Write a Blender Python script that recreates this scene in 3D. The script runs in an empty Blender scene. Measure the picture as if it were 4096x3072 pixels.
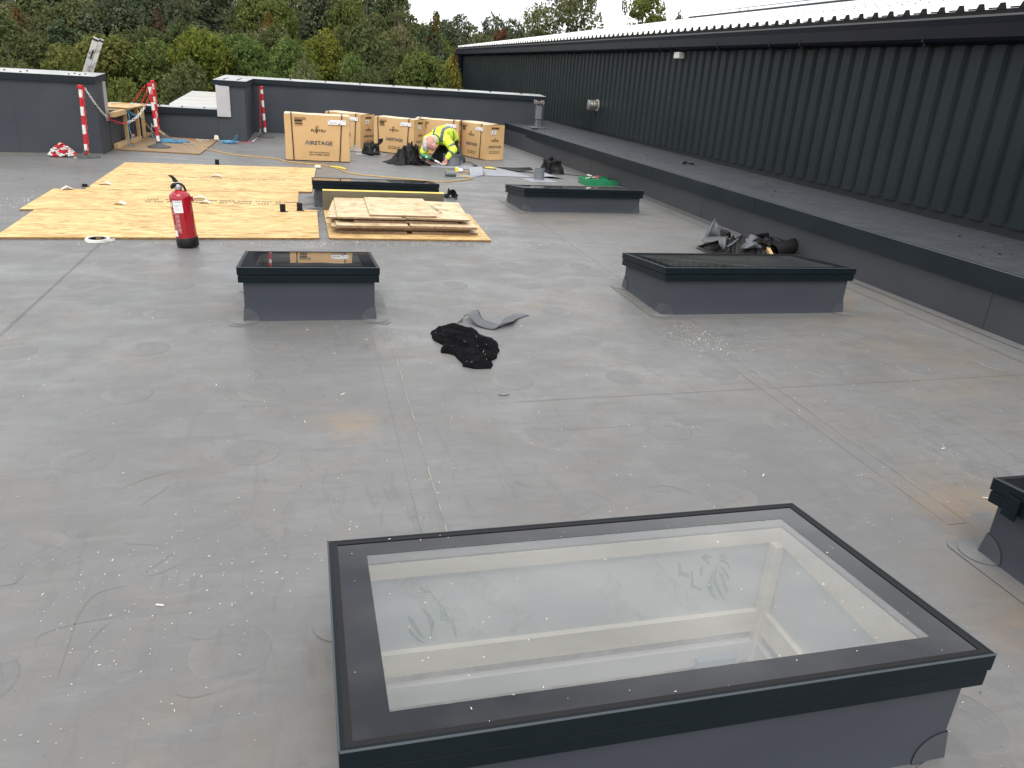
import bpy, bmesh, math, random
import numpy as np
from mathutils import Vector, Matrix
random.seed(7); rng = np.random.default_rng(7)
scn = bpy.context.scene; COL = scn.collection
R = math.radians
# ---------------------------------------------------------------- camera
F, CX, CY, H = 3070., 2048., 1536., 1.6          # focal length and centre in photo pixels, eye height in metres
def _d(u, v): return np.array([(u-CX)/F, -(v-CY)/F, -1.])
_Y = _d(1215, 228); _Y /= np.linalg.norm(_Y)
_X = _d(14006, 1109); _X /= np.linalg.norm(_X); _X = _X-_Y*np.dot(_X, _Y); _X /= np.linalg.norm(_X)
CM = np.array([_X, _Y, np.cross(_X, _Y)])
def G(u, v, z=0.):
    r = CM @ _d(u, v); t = (z-H)/r[2]; return Vector((r[0]*t, r[1]*t, z))
def PY(u, v, y):
    r = CM @ _d(u, v); t = y/r[1]; return Vector((r[0]*t, y, H+r[2]*t))
def crop(x0, y0, s): return lambda a, b: (x0+a/s, y0+b/s)
cam = bpy.data.cameras.new('camera'); cam.sensor_width = 36; cam.lens = F/4096*36
cam.clip_start = .05; cam.clip_end = 2000
co = bpy.data.objects.new('camera', cam); COL.objects.link(co)
m = Matrix([list(r) for r in CM]).to_4x4(); m.translation = (0, 0, H); co.matrix_world = m
scn.camera = co
# ---------------------------------------------------------------- sky and sun
SUN_EL, SUN_AZ = R(52), R(192)     # azimuth measured from +Y towards +X
w = bpy.data.worlds.new('World'); scn.world = w; w.use_nodes = True
nt = w.node_tree; nt.nodes.clear()
N = nt.nodes.new; L = nt.links.new
out = N('ShaderNodeOutputWorld'); bg = N('ShaderNodeBackground'); sky = N('ShaderNodeTexSky')
sky.sky_type = 'NISHITA'; sky.sun_disc = False; sky.sun_elevation = SUN_EL; sky.sun_rotation = SUN_AZ
tc = N('ShaderNodeTexCoord'); mp = N('ShaderNodeMapping'); mp.inputs['Scale'].default_value = (1, 1, 3.2)
no = N('ShaderNodeTexNoise'); no.inputs['Scale'].default_value = 2.6; no.inputs['Detail'].default_value = 7
no.inputs['Roughness'].default_value = .55
cr = N('ShaderNodeValToRGB'); cr.color_ramp.elements[0].position = .38; cr.color_ramp.elements[1].position = .62
cr.color_ramp.elements[0].color = (.42, .44, .465, 1); cr.color_ramp.elements[1].color = (1, 1, 1, 1)
mul = N('ShaderNodeVectorMath'); mul.operation = 'SCALE'; mul.inputs['Scale'].default_value = 11.0
mx = N('ShaderNodeMix'); mx.data_type = 'RGBA'; mx.inputs['Factor'].default_value = .93
L(tc.outputs['Generated'], mp.inputs['Vector']); L(mp.outputs['Vector'], no.inputs['Vector'])
L(no.outputs['Fac'], cr.inputs['Fac']); L(cr.outputs['Color'], mul.inputs[0])
L(sky.outputs['Color'], mx.inputs['A']); L(mul.outputs['Vector'], mx.inputs['B'])
L(mx.outputs['Result'], bg.inputs['Color']); bg.inputs['Strength'].default_value = .12
L(bg.outputs['Background'], out.inputs['Surface'])
sun = bpy.data.lights.new('sun', 'SUN'); sun.energy = 1.25; sun.angle = R(38); sun.color = (1, .97, .92)
so = bpy.data.objects.new('sun', sun); COL.objects.link(so)
sd = Vector((math.cos(SUN_EL)*math.sin(SUN_AZ), math.cos(SUN_EL)*math.cos(SUN_AZ), math.sin(SUN_EL)))
so.rotation_euler = sd.to_track_quat('Z', 'Y').to_euler()
scn.view_settings.view_transform = 'Standard'; scn.view_settings.look = 'None'
scn.view_settings.exposure = 0.68; scn.view_settings.gamma = 1
scn.render.engine = 'CYCLES'
scn.render.resolution_x = 1024; scn.render.resolution_y = 768
scn.cycles.max_bounces = 8; scn.cycles.transparent_max_bounces = 12

# ---------------------------------------------------------------- materials
MATS = {}
def mat(name, c, rough=.6, c2=None, scale=5., detail=4, bump=0., bscale=None, metal=0., spec=.5, stretch=(1, 1, 1), lo=.35, hi=.65, coat=0.):
    if name in MATS: return MATS[name]
    M = bpy.data.materials.new(name); M.use_nodes = True; MATS[name] = M
    t = M.node_tree; b = t.nodes['Principled BSDF']
    b.inputs['Base Color'].default_value = (*c, 1); b.inputs['Roughness'].default_value = rough
    b.inputs['Metallic'].default_value = metal; b.inputs['Specular IOR Level'].default_value = spec
    b.inputs['Coat Weight'].default_value = coat
    if c2 or bump:
        tc = t.nodes.new('ShaderNodeTexCoord'); mp = t.nodes.new('ShaderNodeMapping'); mp.inputs['Scale'].default_value = stretch
        t.links.new(tc.outputs['Object'], mp.inputs['Vector'])
    if c2:
        n = t.nodes.new('ShaderNodeTexNoise'); n.inputs['Scale'].default_value = scale; n.inputs['Detail'].default_value = detail
        t.links.new(mp.outputs['Vector'], n.inputs['Vector'])
        r = t.nodes.new('ShaderNodeValToRGB'); r.color_ramp.elements[0].position = lo; r.color_ramp.elements[1].position = hi
        r.color_ramp.elements[0].color = (*c, 1); r.color_ramp.elements[1].color = (*c2, 1)
        t.links.new(n.outputs['Fac'], r.inputs['Fac']); t.links.new(r.outputs['Color'], b.inputs['Base Color'])
    if bump:
        n = t.nodes.new('ShaderNodeTexNoise'); n.inputs['Scale'].default_value = bscale or scale; n.inputs['Detail'].default_value = 5
        t.links.new(mp.outputs['Vector'], n.inputs['Vector'])
        bp = t.nodes.new('ShaderNodeBump'); bp.inputs['Strength'].default_value = bump; bp.inputs['Distance'].default_value = .02
        t.links.new(n.outputs['Fac'], bp.inputs['Height']); t.links.new(bp.outputs['Normal'], b.inputs['Normal'])
    return M
def mixc(t, a, b, f, mode='MIX'):
    x = t.nodes.new('ShaderNodeMix'); x.data_type = 'RGBA'; x.blend_type = mode
    for s, v in ((x.inputs['A'], a), (x.inputs['B'], b)):
        if isinstance(v, tuple): s.default_value = (*v, 1)
        else: t.links.new(v, s)
    if isinstance(f, (int, float)): x.inputs['Factor'].default_value = f
    else: t.links.new(f, x.inputs['Factor'])
    return x.outputs['Result']
def noise(t, vec, scale, lo, hi, detail=4, rough=.5, dist=0.):
    n = t.nodes.new('ShaderNodeTexNoise'); n.inputs['Scale'].default_value = scale; n.inputs['Detail'].default_value = detail
    n.inputs['Roughness'].default_value = rough; n.inputs['Distortion'].default_value = dist
    t.links.new(vec, n.inputs['Vector'])
    r = t.nodes.new('ShaderNodeMapRange'); r.inputs['From Min'].default_value = lo; r.inputs['From Max'].default_value = hi
    t.links.new(n.outputs['Fac'], r.inputs['Value']); return r.outputs['Result'], n.outputs['Fac']
def vmap(t, vec, scale=(1, 1, 1), rot=(0, 0, 0), loc=(0, 0, 0)):
    mp = t.nodes.new('ShaderNodeMapping'); mp.inputs['Scale'].default_value = scale; mp.inputs['Rotation'].default_value = rot
    mp.inputs['Location'].default_value = loc
    t.links.new(vec, mp.inputs['Vector']); return mp.outputs['Vector']
def scl(t, v, k):
    a = t.nodes.new('ShaderNodeMath'); a.operation = 'MULTIPLY'; t.links.new(v, a.inputs[0]); a.inputs[1].default_value = k; return a.outputs[0]
def membrane(name, base, brown=.5, scuff=1., rough=.48, stains=()):
    M = bpy.data.materials.new(name); M.use_nodes = True; MATS[name] = M
    t = M.node_tree; b = t.nodes['Principled BSDF']; b.inputs['Roughness'].default_value = rough
    tc = t.nodes.new('ShaderNodeTexCoord'); V = tc.outputs['Object']
    k = lambda f: tuple(x*f for x in base)
    f1, _ = noise(t, V, .6, .38, .62, 5)
    c = mixc(t, k(.84), k(1.12), f1)
    fa, _ = noise(t, vmap(t, V, (1, 1.4, 1), (0, 0, .3), (4, 2, 0)), 2.4, .36, .64, 8, .62, .3)
    c = mixc(t, c, k(.84), scl(t, fa, .55*scuff))
    f2, _ = noise(t, V, 1.3, .48, .66, 7, .65)
    c = mixc(t, c, (base[0]*1.02, base[1]*.90, base[2]*.76), scl(t, f2, brown))
    f3, _ = noise(t, vmap(t, V, (2.0, 11, 1), (0, 0, .45)), 1.6, .53, .62, 7, .7, .7)
    c = mixc(t, c, k(.76), scl(t, f3, .50*scuff))
    f4, _ = noise(t, vmap(t, V, (10, 1.8, 1), (0, 0, -.3)), 1.7, .55, .63, 6, .68, .9)
    c = mixc(t, c, k(.72), scl(t, f4, .50*scuff))
    f5, _ = noise(t, vmap(t, V, (2, 6, 1), (0, 0, .1), (7, 3, 0)), 2.2, .53, .68, 8, .72, .5)
    c = mixc(t, c, k(1.22), scl(t, f5, .40*scuff))
    f8, _ = noise(t, vmap(t, V, (1, 1.5, 1), (0, 0, -.2), (1, 8, 0)), 9, .50, .68, 7, .7, .4)
    c = mixc(t, c, k(.80), scl(t, f8, .45*scuff))
    if stains:
        ns, _ = noise(t, V, 4.5, .38, .60, 6, .65)
        for (sx, sy, rx, ry, st) in stains:
            g = t.nodes.new('ShaderNodeTexGradient'); g.gradient_type = 'SPHERICAL'
            t.links.new(vmap(t, V, (1/rx, 1/ry, 1), (0, 0, 0), (-sx/rx, -sy/ry, 0)), g.inputs['Vector'])
            mu = t.nodes.new('ShaderNodeMath'); mu.operation = 'MULTIPLY'; t.links.new(g.outputs['Fac'], mu.inputs[0]); t.links.new(ns, mu.inputs[1])
            c = mixc(t, c, (base[0]*1.55, base[1]*1.08, base[2]*.66), scl(t, mu.outputs[0], st))
    t.links.new(c, b.inputs['Base Color'])
    rr_ = t.nodes.new('ShaderNodeMapRange'); rr_.inputs['To Min'].default_value = rough-.10; rr_.inputs['To Max'].default_value = rough+.12
    t.links.new(fa, rr_.inputs['Value']); t.links.new(rr_.outputs[0], b.inputs['Roughness'])
    _, h = noise(t, vmap(t, V, (1, 1.6, 1)), 2.2, 0, 1, 6, .55)
    bp = t.nodes.new('ShaderNodeBump'); bp.inputs['Strength'].default_value = .30; bp.inputs['Distance'].default_value = .03
    t.links.new(h, bp.inputs['Height']); t.links.new(bp.outputs['Normal'], b.inputs['Normal'])
    return M
def osb(name, tint=(.60, .41, .17), dark=(.30, .17, .06), pale=(.78, .60, .31), stretch=(7, 34, 34), dirt=0.):
    M = bpy.data.materials.new(name); M.use_nodes = True; MATS[name] = M
    t = M.node_tree; b = t.nodes['Principled BSDF']; b.inputs['Roughness'].default_value = .7
    tc = t.nodes.new('ShaderNodeTexCoord'); V = tc.outputs['Object']
    w1, _ = noise(t, V, 9, .2, .8, 2)
    add = t.nodes.new('ShaderNodeVectorMath'); add.operation = 'MULTIPLY_ADD'
    t.links.new(w1, add.inputs[0]); add.inputs[1].default_value = (.03, .03, .03); t.links.new(V, add.inputs[2])
    v = t.nodes.new('ShaderNodeTexVoronoi'); v.inputs['Scale'].default_value = 1; t.links.new(vmap(t, add.outputs[0], stretch, (0, 0, .12)), v.inputs['Vector'])
    v2 = t.nodes.new('ShaderNodeTexVoronoi'); v2.inputs['Scale'].default_value = 1; t.links.new(vmap(t, add.outputs[0], (stretch[0]*1.5, stretch[1]*.8, stretch[2]), (0, 0, -.35), (3, 1, 0)), v2.inputs['Vector'])
    s1 = t.nodes.new('ShaderNodeSeparateColor'); t.links.new(v.outputs['Color'], s1.inputs[0])
    s2 = t.nodes.new('ShaderNodeSeparateColor'); t.links.new(v2.outputs['Color'], s2.inputs[0])
    c = mixc(t, tint, pale, s1.outputs[0])
    r = t.nodes.new('ShaderNodeMapRange'); r.inputs['From Min'].default_value = .72; r.inputs['From Max'].default_value = 1.; t.links.new(s2.outputs[1], r.inputs['Value'])
    c = mixc(t, c, dark, scl(t, r.outputs[0], .6))
    f, _ = noise(t, vmap(t, V, (2.2, 20, 20), (0, 0, .05)), 2, .54, .68, 6, .65, .4)
    c = mixc(t, c, dark, scl(t, f, .55))
    f, _ = noise(t, vmap(t, V, (1.5, 4, 4), (0, 0, -.1), (5, 2, 0)), 1.3, .45, .7, 4)
    c = mixc(t, c, pale, scl(t, f, .45))
    f, _ = noise(t, V, 1.2, .40, .70, 3)
    c = mixc(t, c, tuple(x*.7 for x in tint), scl(t, f, .25+dirt))
    t.links.new(c, b.inputs['Base Color'])
    bp = t.nodes.new('ShaderNodeBump'); bp.inputs['Strength'].default_value = .15; bp.inputs['Distance'].default_value = .004
    t.links.new(s1.outputs[0], bp.inputs['Height']); t.links.new(bp.outputs['Normal'], b.inputs['Normal'])
    return M
ROOFC = (.168, .167, .165)
m_floor = membrane('roof_membrane', ROOFC, .55, 1., .46, ((.18, 3.35, .30, .22, .8), (2.75, 2.2, .5, .45, .8), (2.35, 1.35, .35, .7, .8), (2.9, .9, .6, .5, .9), (-.35, 1.6, .35, .3, .3), (1.6, 5.3, .8, .4, .35), (4.2, 5.2, 1.2, 1.5, .35), (3.9, 3.6, .9, .9, .3), (3.0, 9.0, 1.8, 1.3, .35), (-1.7, 3.5, .5, .4, .3)))
m_patch = membrane('membrane_patch', (.160, .160, .158), .7, .9)
m_seam = membrane('membrane_seam', (.158, .157, .155), .8, .8)
m_up = mat('upstand_membrane', (.041, .047, .058), .55, (.050, .056, .067), 1.3, 5, .25, 1.1, spec=.3)
m_plinthtop = membrane('plinth_membrane', (.056, .062, .070), .3, 2.6, .5)
m_upline = mat('lap_line', (.028, .030, .034), .6)
m_flash = mat('dark_flashing', (.022, .023, .026), .5, spec=.2)
m_plinth = mat('plinth_face', (.043, .046, .053), .5, (.055, .058, .064), .8, 5, .2, 1.5)
m_fasc = mat('anthracite_metal', (.013, .019, .024), .45, (.018, .024, .030), 2, 4, .05, 3, spec=.14)
m_frame = mat('rooflight_frame_metal', (.0045, .009, .0125), .42, (.007, .012, .016), 3, 3, spec=.14)
m_frame_edge = mat('frame_top_edge', (.055, .065, .072), .5, spec=.3)
m_frit = mat('black_glass_border', (.010, .011, .014), .03, (.016, .017, .021), 2, 5, spec=.45, lo=.3, hi=.8)
m_gasket = mat('rubber_gasket', (.010, .009, .010), .6, spec=.25)
m_cop = mat('galvanised_coping', (.33, .345, .35), .5, (.46, .46, .44), 2.4, 7, .05, 4, metal=.1)
m_coptrim = mat('mill_finish_trim', (.44, .45, .46), .4, (.5, .5, .5), 2, 4, metal=.35)
m_clad = mat('cladding_green_grey', (.014, .021, .023), .45, (.019, .026, .028), .7, 4, .03, 6, spec=.16)
m_gut = mat('gutter_black', (.006, .008, .014), .42, (.010, .010, .014), 1.2, 4, .06, 2, spec=.07)
m_roofw = mat('white_roof_sheet', (.80, .80, .77), .45, (.72, .72, .70), 1.2, 6)
m_dark = mat('dark_void', (.008, .008, .009), .9)
m_screw = mat('screw_cap', (.05, .05, .055), .5)
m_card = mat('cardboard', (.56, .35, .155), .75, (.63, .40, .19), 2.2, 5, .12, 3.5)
m_cardtop = mat('cardboard_toplit', (.66, .53, .36), .75, (.72, .60, .43), 3, 4, .1, 4)  # carton top tone, lightened to carry the light falling from above
m_print = mat('dark_print', (.020, .010, .005), .8)
m_printb = mat('blue_grey_print', (.055, .085, .095), .8)
m_white = mat('white_label', (.80, .80, .80), .5)
m_strap = mat('black_strap', (.012, .010, .010), .45)
m_red = mat('red_plastic', (.56, .012, .024), .45, (.48, .012, .022), 6, 3)
m_wht = mat('white_plastic', (.78, .77, .73), .45, (.70, .68, .64), 9, 3)
m_rubber = mat('grey_rubber', (.060, .062, .064), .75, (.085, .085, .085), 12, 4, .3, 30)
m_ext = mat('extinguisher_red', (.34, .006, .014), .16, (.30, .007, .014), 3, 2, coat=.5)
m_black = mat('black_plastic', (.007, .007, .008), .4, spec=.3)
m_blackm = mat('black_membrane', (.006, .006, .0065), .5, (.012, .012, .0125), 6, 4, .25, 12, spec=.22)
m_greym = mat('grey_membrane_offcut', (.27, .285, .32), .5, (.31, .32, .35), 3, 4, .1, 6)
m_greyb = mat('grey_coated_sheet', (.075, .08, .088), .5, (.10, .105, .115), 4, 4, .15, 8)
m_rag = mat('black_cotton', (.0035, .0035, .0042), .95, (.0075, .0075, .009), 14, 5, .8, 30, spec=.08)
m_timber = mat('sawn_timber', (.50, .33, .15), .7, (.60, .42, .22), 4, 4, .15, 14, stretch=(5, 1, 5))
m_timber2 = mat('pale_timber', (.98, .92, .80), .6, (.90, .81, .66), 2.2, 6, .08, 5, stretch=(1, 7, 7), lo=.45, hi=.75)
m_scuff2 = mat('grimy_lap_edge', (.085, .083, .08), .7)
m_foil = mat('foil_facing', (.70, .75, .79), .4, (.80, .84, .87), 1.6, 5, .12, 3, metal=0.)
m_foilprint = mat('pale_green_print', (.64, .76, .72), .5)
m_plaster = mat('rough_deck_edge', (.80, .78, .74), .8, (.50, .51, .51), 9, 7, .5, 22)
m_osb = osb('osb_board', (.52, .31, .10), (.17, .08, .025), (.78, .57, .27))
m_osbold = osb('weathered_osb', (.55, .40, .22), (.22, .13, .06), (.74, .60, .39), (9, 15, 15), .1)
m_osbdirty = osb('dirty_osb', (.27, .18, .10), (.13, .085, .045), (.34, .24, .14), (7, 30, 30), .2)
m_osbedge = mat('board_edge', (.17, .09, .03), .8, (.30, .18, .07), 30, 4, .3, 60, stretch=(1, 1, 4))
m_osbedge2 = mat('weathered_board_edge', (.17, .105, .06), .85, (.30, .20, .13), 30, 4, .3, 60, stretch=(1, 1, 4))
m_yel = mat('insulation_foam', (.78, .60, .16), .8, (.70, .53, .13), 14, 3)
m_cord = mat('yellow_cord', (.50, .30, .07), .6, (.58, .37, .11), 10, 3)
m_plug = mat('yellow_plug', (.85, .66, .06), .4)
m_rope = mat('blue_rope', (.07, .25, .42), .7, (.12, .34, .52), 30, 3)
m_pvc = mat('grey_pipe', (.14, .155, .17), .4, (.17, .185, .20), 3, 3)
m_green = mat('green_plastic', (.012, .19, .075), .4, (.016, .24, .10), 8, 3)
m_alu = mat('worn_aluminium', (.55, .55, .53), .45, (.33, .32, .30), 12, 7, metal=.3, lo=.5, hi=.62)
m_hiv = mat('hi_vis_yellow', (.60, .80, .035), .65, (.66, .82, .06), 5, 4, .3, 9)
m_refl = mat('reflective_band', (.10, .115, .13), .4)
m_orange = mat('orange_trim', (.85, .32, .03), .6)
m_trous = mat('black_trousers', (.010, .011, .012), .8, (.016, .016, .018), 9, 4, .3, 20, spec=.12)
m_skin = mat('skin', (.50, .235, .19), .5, (.58, .30, .25), 9, 3)
m_hair = mat('white_hair', (.62, .60, .57), .8, (.42, .41, .40), 40, 4, .5, 70)
m_flake = mat('sawdust_flake', (.78, .73, .62), .8)
m_flaked = mat('dark_crumb', (.03, .03, .03), .8)
m_caulk = mat('seam_bead', (.40, .34, .25), .6, (.19, .18, .165), 9, 4, lo=.42, hi=.60)
m_bark = mat('bark', (.09, .075, .055), .9, (.05, .042, .03), 8, 5, .5, 15)
m_grass = mat('rough_grass', (.055, .075, .025), .9, (.09, .085, .04), .15, 6)
m_paper = mat('cream_paper', (.62, .56, .46), .7)
m_steel = mat('steel', (.55, .53, .50), .3, metal=.8)
m_cabin = mat('cabin_white', (.80, .81, .82), .5)
m_cabroof = mat('weathered_deck', (.50, .49, .46), .7, (.33, .32, .29), 1.0, 7, stretch=(.35, 6, 1), lo=.45, hi=.65)
def glassmat(nm='clear_glass', ior=1.7, dust_haze=.07):
    M = bpy.data.materials.new(nm); M.use_nodes = True; t = M.node_tree; t.nodes.clear()
    o = t.nodes.new('ShaderNodeOutputMaterial'); mxs = t.nodes.new('ShaderNodeMixShader')
    tr = t.nodes.new('ShaderNodeBsdfTransparent'); tr.inputs['Color'].default_value = (.985, .995, .995, 1)
    gl = t.nodes.new('ShaderNodeBsdfGlossy'); gl.inputs['Roughness'].default_value = .012; gl.inputs['Color'].default_value = (1, 1, 1, 1)
    fr = t.nodes.new('ShaderNodeFresnel'); fr.inputs['IOR'].default_value = ior
    t.links.new(fr.outputs[0], mxs.inputs['Fac']); t.links.new(tr.outputs[0], mxs.inputs[1]); t.links.new(gl.outputs[0], mxs.inputs[2])
    df = t.nodes.new('ShaderNodeBsdfDiffuse'); df.inputs['Color'].default_value = (.80, .79, .76, 1)  # dust film plus a painted milky haze that brightens the pane
    tcx = t.nodes.new('ShaderNodeTexCoord'); dn, _ = noise(t, tcx.outputs['Object'], 3.0, .3, .75, 7, .65)
    ad = t.nodes.new('ShaderNodeMath'); ad.operation = 'MULTIPLY_ADD'; t.links.new(dn, ad.inputs[0]); ad.inputs[1].default_value = .035; ad.inputs[2].default_value = dust_haze
    m2 = t.nodes.new('ShaderNodeMixShader'); t.links.new(ad.outputs[0], m2.inputs['Fac']); t.links.new(mxs.outputs[0], m2.inputs[1]); t.links.new(df.outputs[0], m2.inputs[2])
    t.links.new(m2.outputs[0], o.inputs['Surface']); return M
m_glass = glassmat(); m_glass2 = glassmat('coated_glass', 2.3, .02)

# ---------------------------------------------------------------- mesh helpers
def link(name, me, parent=None, smooth=False):
    o = bpy.data.objects.new(name, me); COL.objects.link(o)
    if parent: o.parent = parent
    if smooth: me.polygons.foreach_set('use_smooth', [True]*len(me.polygons))
    return o
class MB:
    def __init__(s): s.v = []; s.f = []; s.mi = []; s.mats = []
    def m(s, mt):
        if mt not in s.mats: s.mats.append(mt)
        return s.mats.index(mt)
    def add(s, vs, fs, mt):
        b = len(s.v); i = s.m(mt); s.v += [tuple(v) for v in vs]
        for f in fs: s.f.append(tuple(b+k for k in f)); s.mi.append(i)
    def box(s, x0, x1, y0, y1, z0, z1, mt, M=None, mtop=None):
        vs = [Vector((x, y, z)) for z in (z0, z1) for y in (y0, y1) for x in (x0, x1)]
        if M: vs = [M @ v for v in vs]
        s.add(vs, [(0, 2, 3, 1), (0, 1, 5, 4), (1, 3, 7, 5), (3, 2, 6, 7), (2, 0, 4, 6)], mt)
        s.add([vs[4], vs[5], vs[7], vs[6]], [(0, 1, 2, 3)], mtop or mt) if mtop else s.f.append(tuple(len(s.v)-8+k for k in (4, 5, 7, 6))) or s.mi.append(s.m(mt))
    def prism(s, pts, z0, z1, mt, mtop=None, zf=None):
        n = len(pts); zf = zf or (lambda x, y: 0)
        lo = [Vector((p[0], p[1], z0+zf(p[0], p[1]))) for p in pts]; hi = [Vector((p[0], p[1], z1+zf(p[0], p[1]))) for p in pts]
        s.add(lo+hi, [tuple(range(n-1, -1, -1))]+[(k, (k+1) % n, n+(k+1) % n, n+k) for k in range(n)], mt)
        s.add(hi, [tuple(range(n))], mtop or mt)
    def tube(s, path, r, mt, n=8, cap=True):
        path = [Vector(p) for p in path]; rs = r if isinstance(r, (list, tuple)) else [r]*len(path)
        vs = []; up = None
        for i, p in enumerate(path):
            d = (path[min(i+1, len(path)-1)]-path[max(i-1, 0)]).normalized()
            if up is None: up = Vector((0, 0, 1)) if abs(d.z) < .9 else Vector((1, 0, 0))
            a = d.cross(up).normalized(); b_ = a.cross(d).normalized(); up = b_
            for k in range(n):
                t = 2*math.pi*k/n; vs.append(p+a*math.cos(t)*rs[i]+b_*math.sin(t)*rs[i])
        fs = [(i*n+k, i*n+(k+1) % n, (i+1)*n+(k+1) % n, (i+1)*n+k) for i in range(len(path)-1) for k in range(n)]
        if cap: fs += [tuple(range(n-1, -1, -1)), tuple((len(path)-1)*n+k for k in range(n))]
        s.add(vs, fs, mt)
    def lathe(s, prof, mt, n=32, M=None, cap=True):
        vs = []
        for r, z in prof:
            for k in range(n):
                t = 2*math.pi*k/n; vs.append(Vector((r*math.cos(t), r*math.sin(t), z)))
        if M: vs = [M @ v for v in vs]
        fs = [(i*n+k, i*n+(k+1) % n, (i+1)*n+(k+1) % n, (i+1)*n+k) for i in range(len(prof)-1) for k in range(n)]
        if cap: fs += [tuple(range(n-1, -1, -1)), tuple((len(prof)-1)*n+k for k in range(n))]
        s.add(vs, fs, mt)
    def grid(s, fn, nu, nv, mt):
        vs = [fn(i/nu, j/nv) for j in range(nv+1) for i in range(nu+1)]
        s.add(vs, [(j*(nu+1)+i, j*(nu+1)+i+1, (j+1)*(nu+1)+i+1, (j+1)*(nu+1)+i) for j in range(nv) for i in range(nu)], mt)
    def torus(s, M, R1, R2, r, mt, n=10, k=5):
        vs = []
        for i in range(n):
            a = 2*math.pi*i/n; c = Vector((R1*math.cos(a), R2*math.sin(a), 0)); o = Vector((math.cos(a), math.sin(a), 0))
            for j in range(k):
                b = 2*math.pi*j/k; vs.append(M @ (c+o*r*math.cos(b)+Vector((0, 0, r*math.sin(b)))))
        s.add(vs, [(i*k+j, i*k+(j+1) % k, ((i+1) % n)*k+(j+1) % k, ((i+1) % n)*k+j) for i in range(n) for j in range(k)], mt)
    def build(s, name, parent=None, smooth=False, bevel=0, solid=0, seg=2, angle=40):
        me = bpy.data.meshes.new(name); me.from_pydata(s.v, [], s.f)
        for mt in s.mats: me.materials.append(mt)
        me.polygons.foreach_set('material_index', s.mi); me.update()
        o = link(name, me, parent)
        if smooth:
            me.polygons.foreach_set('use_smooth', [True]*len(me.polygons))
            me.set_sharp_from_angle(angle=R(angle))
        if solid:
            md = o.modifiers.new('solid', 'SOLIDIFY'); md.thickness = solid; md.offset = 1
        if bevel:
            md = o.modifiers.new('bevel', 'BEVEL'); md.width = bevel; md.segments = seg; md.limit_method = 'ANGLE'; md.angle_limit = R(40)
        return o
def tag(o, label=None, cat=None, group=None, kind=None):
    for k, v in (('label', label), ('category', cat), ('group', group), ('kind', kind)):
        if v: o[k] = v
    return o
def empty(name, loc, label, cat, group=None, rz=0):
    o = bpy.data.objects.new(name, None); COL.objects.link(o); o.location = loc; o.rotation_euler = (0, 0, rz)
    o.empty_display_size = .1
    return tag(o, label, cat, group)
def dup(root, loc, rz, label, group=None):
    def cp(o, p):
        c = o.copy(); COL.objects.link(c); c.parent = p
        if p: c.matrix_parent_inverse = o.matrix_parent_inverse
        for ch in list(o.children): cp(ch, c)
        return c
    r = cp(root, None); r.location = loc; r.rotation_euler = (0, 0, rz); r['label'] = label
    if group: r['group'] = group
    return r
_tc = {}
def textmesh(body, outline=0):
    k = (body, outline)
    if k in _tc: return _tc[k]
    cu = bpy.data.curves.new('t', 'FONT'); cu.body = body; cu.resolution_u = 3; cu.align_x = 'LEFT'; cu.offset = 0 if outline else .022
    if outline: cu.fill_mode = 'NONE'; cu.bevel_depth = outline; cu.bevel_resolution = 0
    o = bpy.data.objects.new('t', cu); COL.objects.link(o)
    dg = bpy.context.evaluated_depsgraph_get(); me = o.evaluated_get(dg).to_mesh()
    vs = [v.co.copy() for v in me.vertices]; fs = [tuple(p.vertices) for p in me.polygons]
    o.evaluated_get(dg).to_mesh_clear(); bpy.data.objects.remove(o); bpy.data.curves.remove(cu)
    _tc[k] = (vs, fs); return _tc[k]
def puttext(mb, body, M, x0, z0, wd, ht, mt, outline=0, flip=False):
    """text in the XZ plane of M, lower left at x0,z0, fitted to wd x ht"""
    vs, fs = textmesh(body, outline)
    ax = min(v.x for v in vs); bx = max(v.x for v in vs); ay = min(v.y for v in vs); by = max(v.y for v in vs)
    out = [M @ Vector((x0+(v.x-ax)/(bx-ax)*wd, -v.z*.1 if outline else 0, z0+(v.y-ay)/(by-ay)*ht)) for v in vs]
    mb.add(out, fs, mt)
def nz(x, y, z=0., s=1.):
    from mathutils import noise as mn
    return mn.noise(Vector((x*s, y*s, z*s)))
def bake(o, mods, smooth=True):
    for t, kw in mods:
        md = o.modifiers.new(t, t)
        for k, v in kw.items(): setattr(md, k, v)
    dg = bpy.context.evaluated_depsgraph_get(); me = bpy.data.meshes.new_from_object(o.evaluated_get(dg))
    o.modifiers.clear(); o.data = me
    if smooth: me.polygons.foreach_set('use_smooth', [True]*len(me.polygons))
    return o
def blob(name, caps, mt, voxel, parent=None, smooth=2, ell=()):
    """one continuous skin grown round tapered capsules (p, q, rp, rq) and ellipsoids (centre, radii, rotation)"""
    bm = bmesh.new()
    for p, q, rp, rq in caps:
        p = Vector(p); q = Vector(q); n = max(1, int((q-p).length/(min(rp, rq)*.35)))
        for i in range(n+1):
            t = i/n; bmesh.ops.create_icosphere(bm, subdivisions=2, radius=rp+(rq-rp)*t, matrix=Matrix.Translation(p.lerp(q, t)))
    for c, rad, rot in ell:
        bmesh.ops.create_icosphere(bm, subdivisions=3, radius=1, matrix=Matrix.Translation(c) @ rot.to_4x4() @ Matrix.Diagonal((*rad, 1)))
    me = bpy.data.meshes.new(name); bm.to_mesh(me); bm.free(); me.materials.append(mt)
    o = link(name, me, parent)
    return bake(o, [('REMESH', dict(mode='VOXEL', voxel_size=voxel)), ('SMOOTH', dict(iterations=smooth, factor=.5))])

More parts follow.
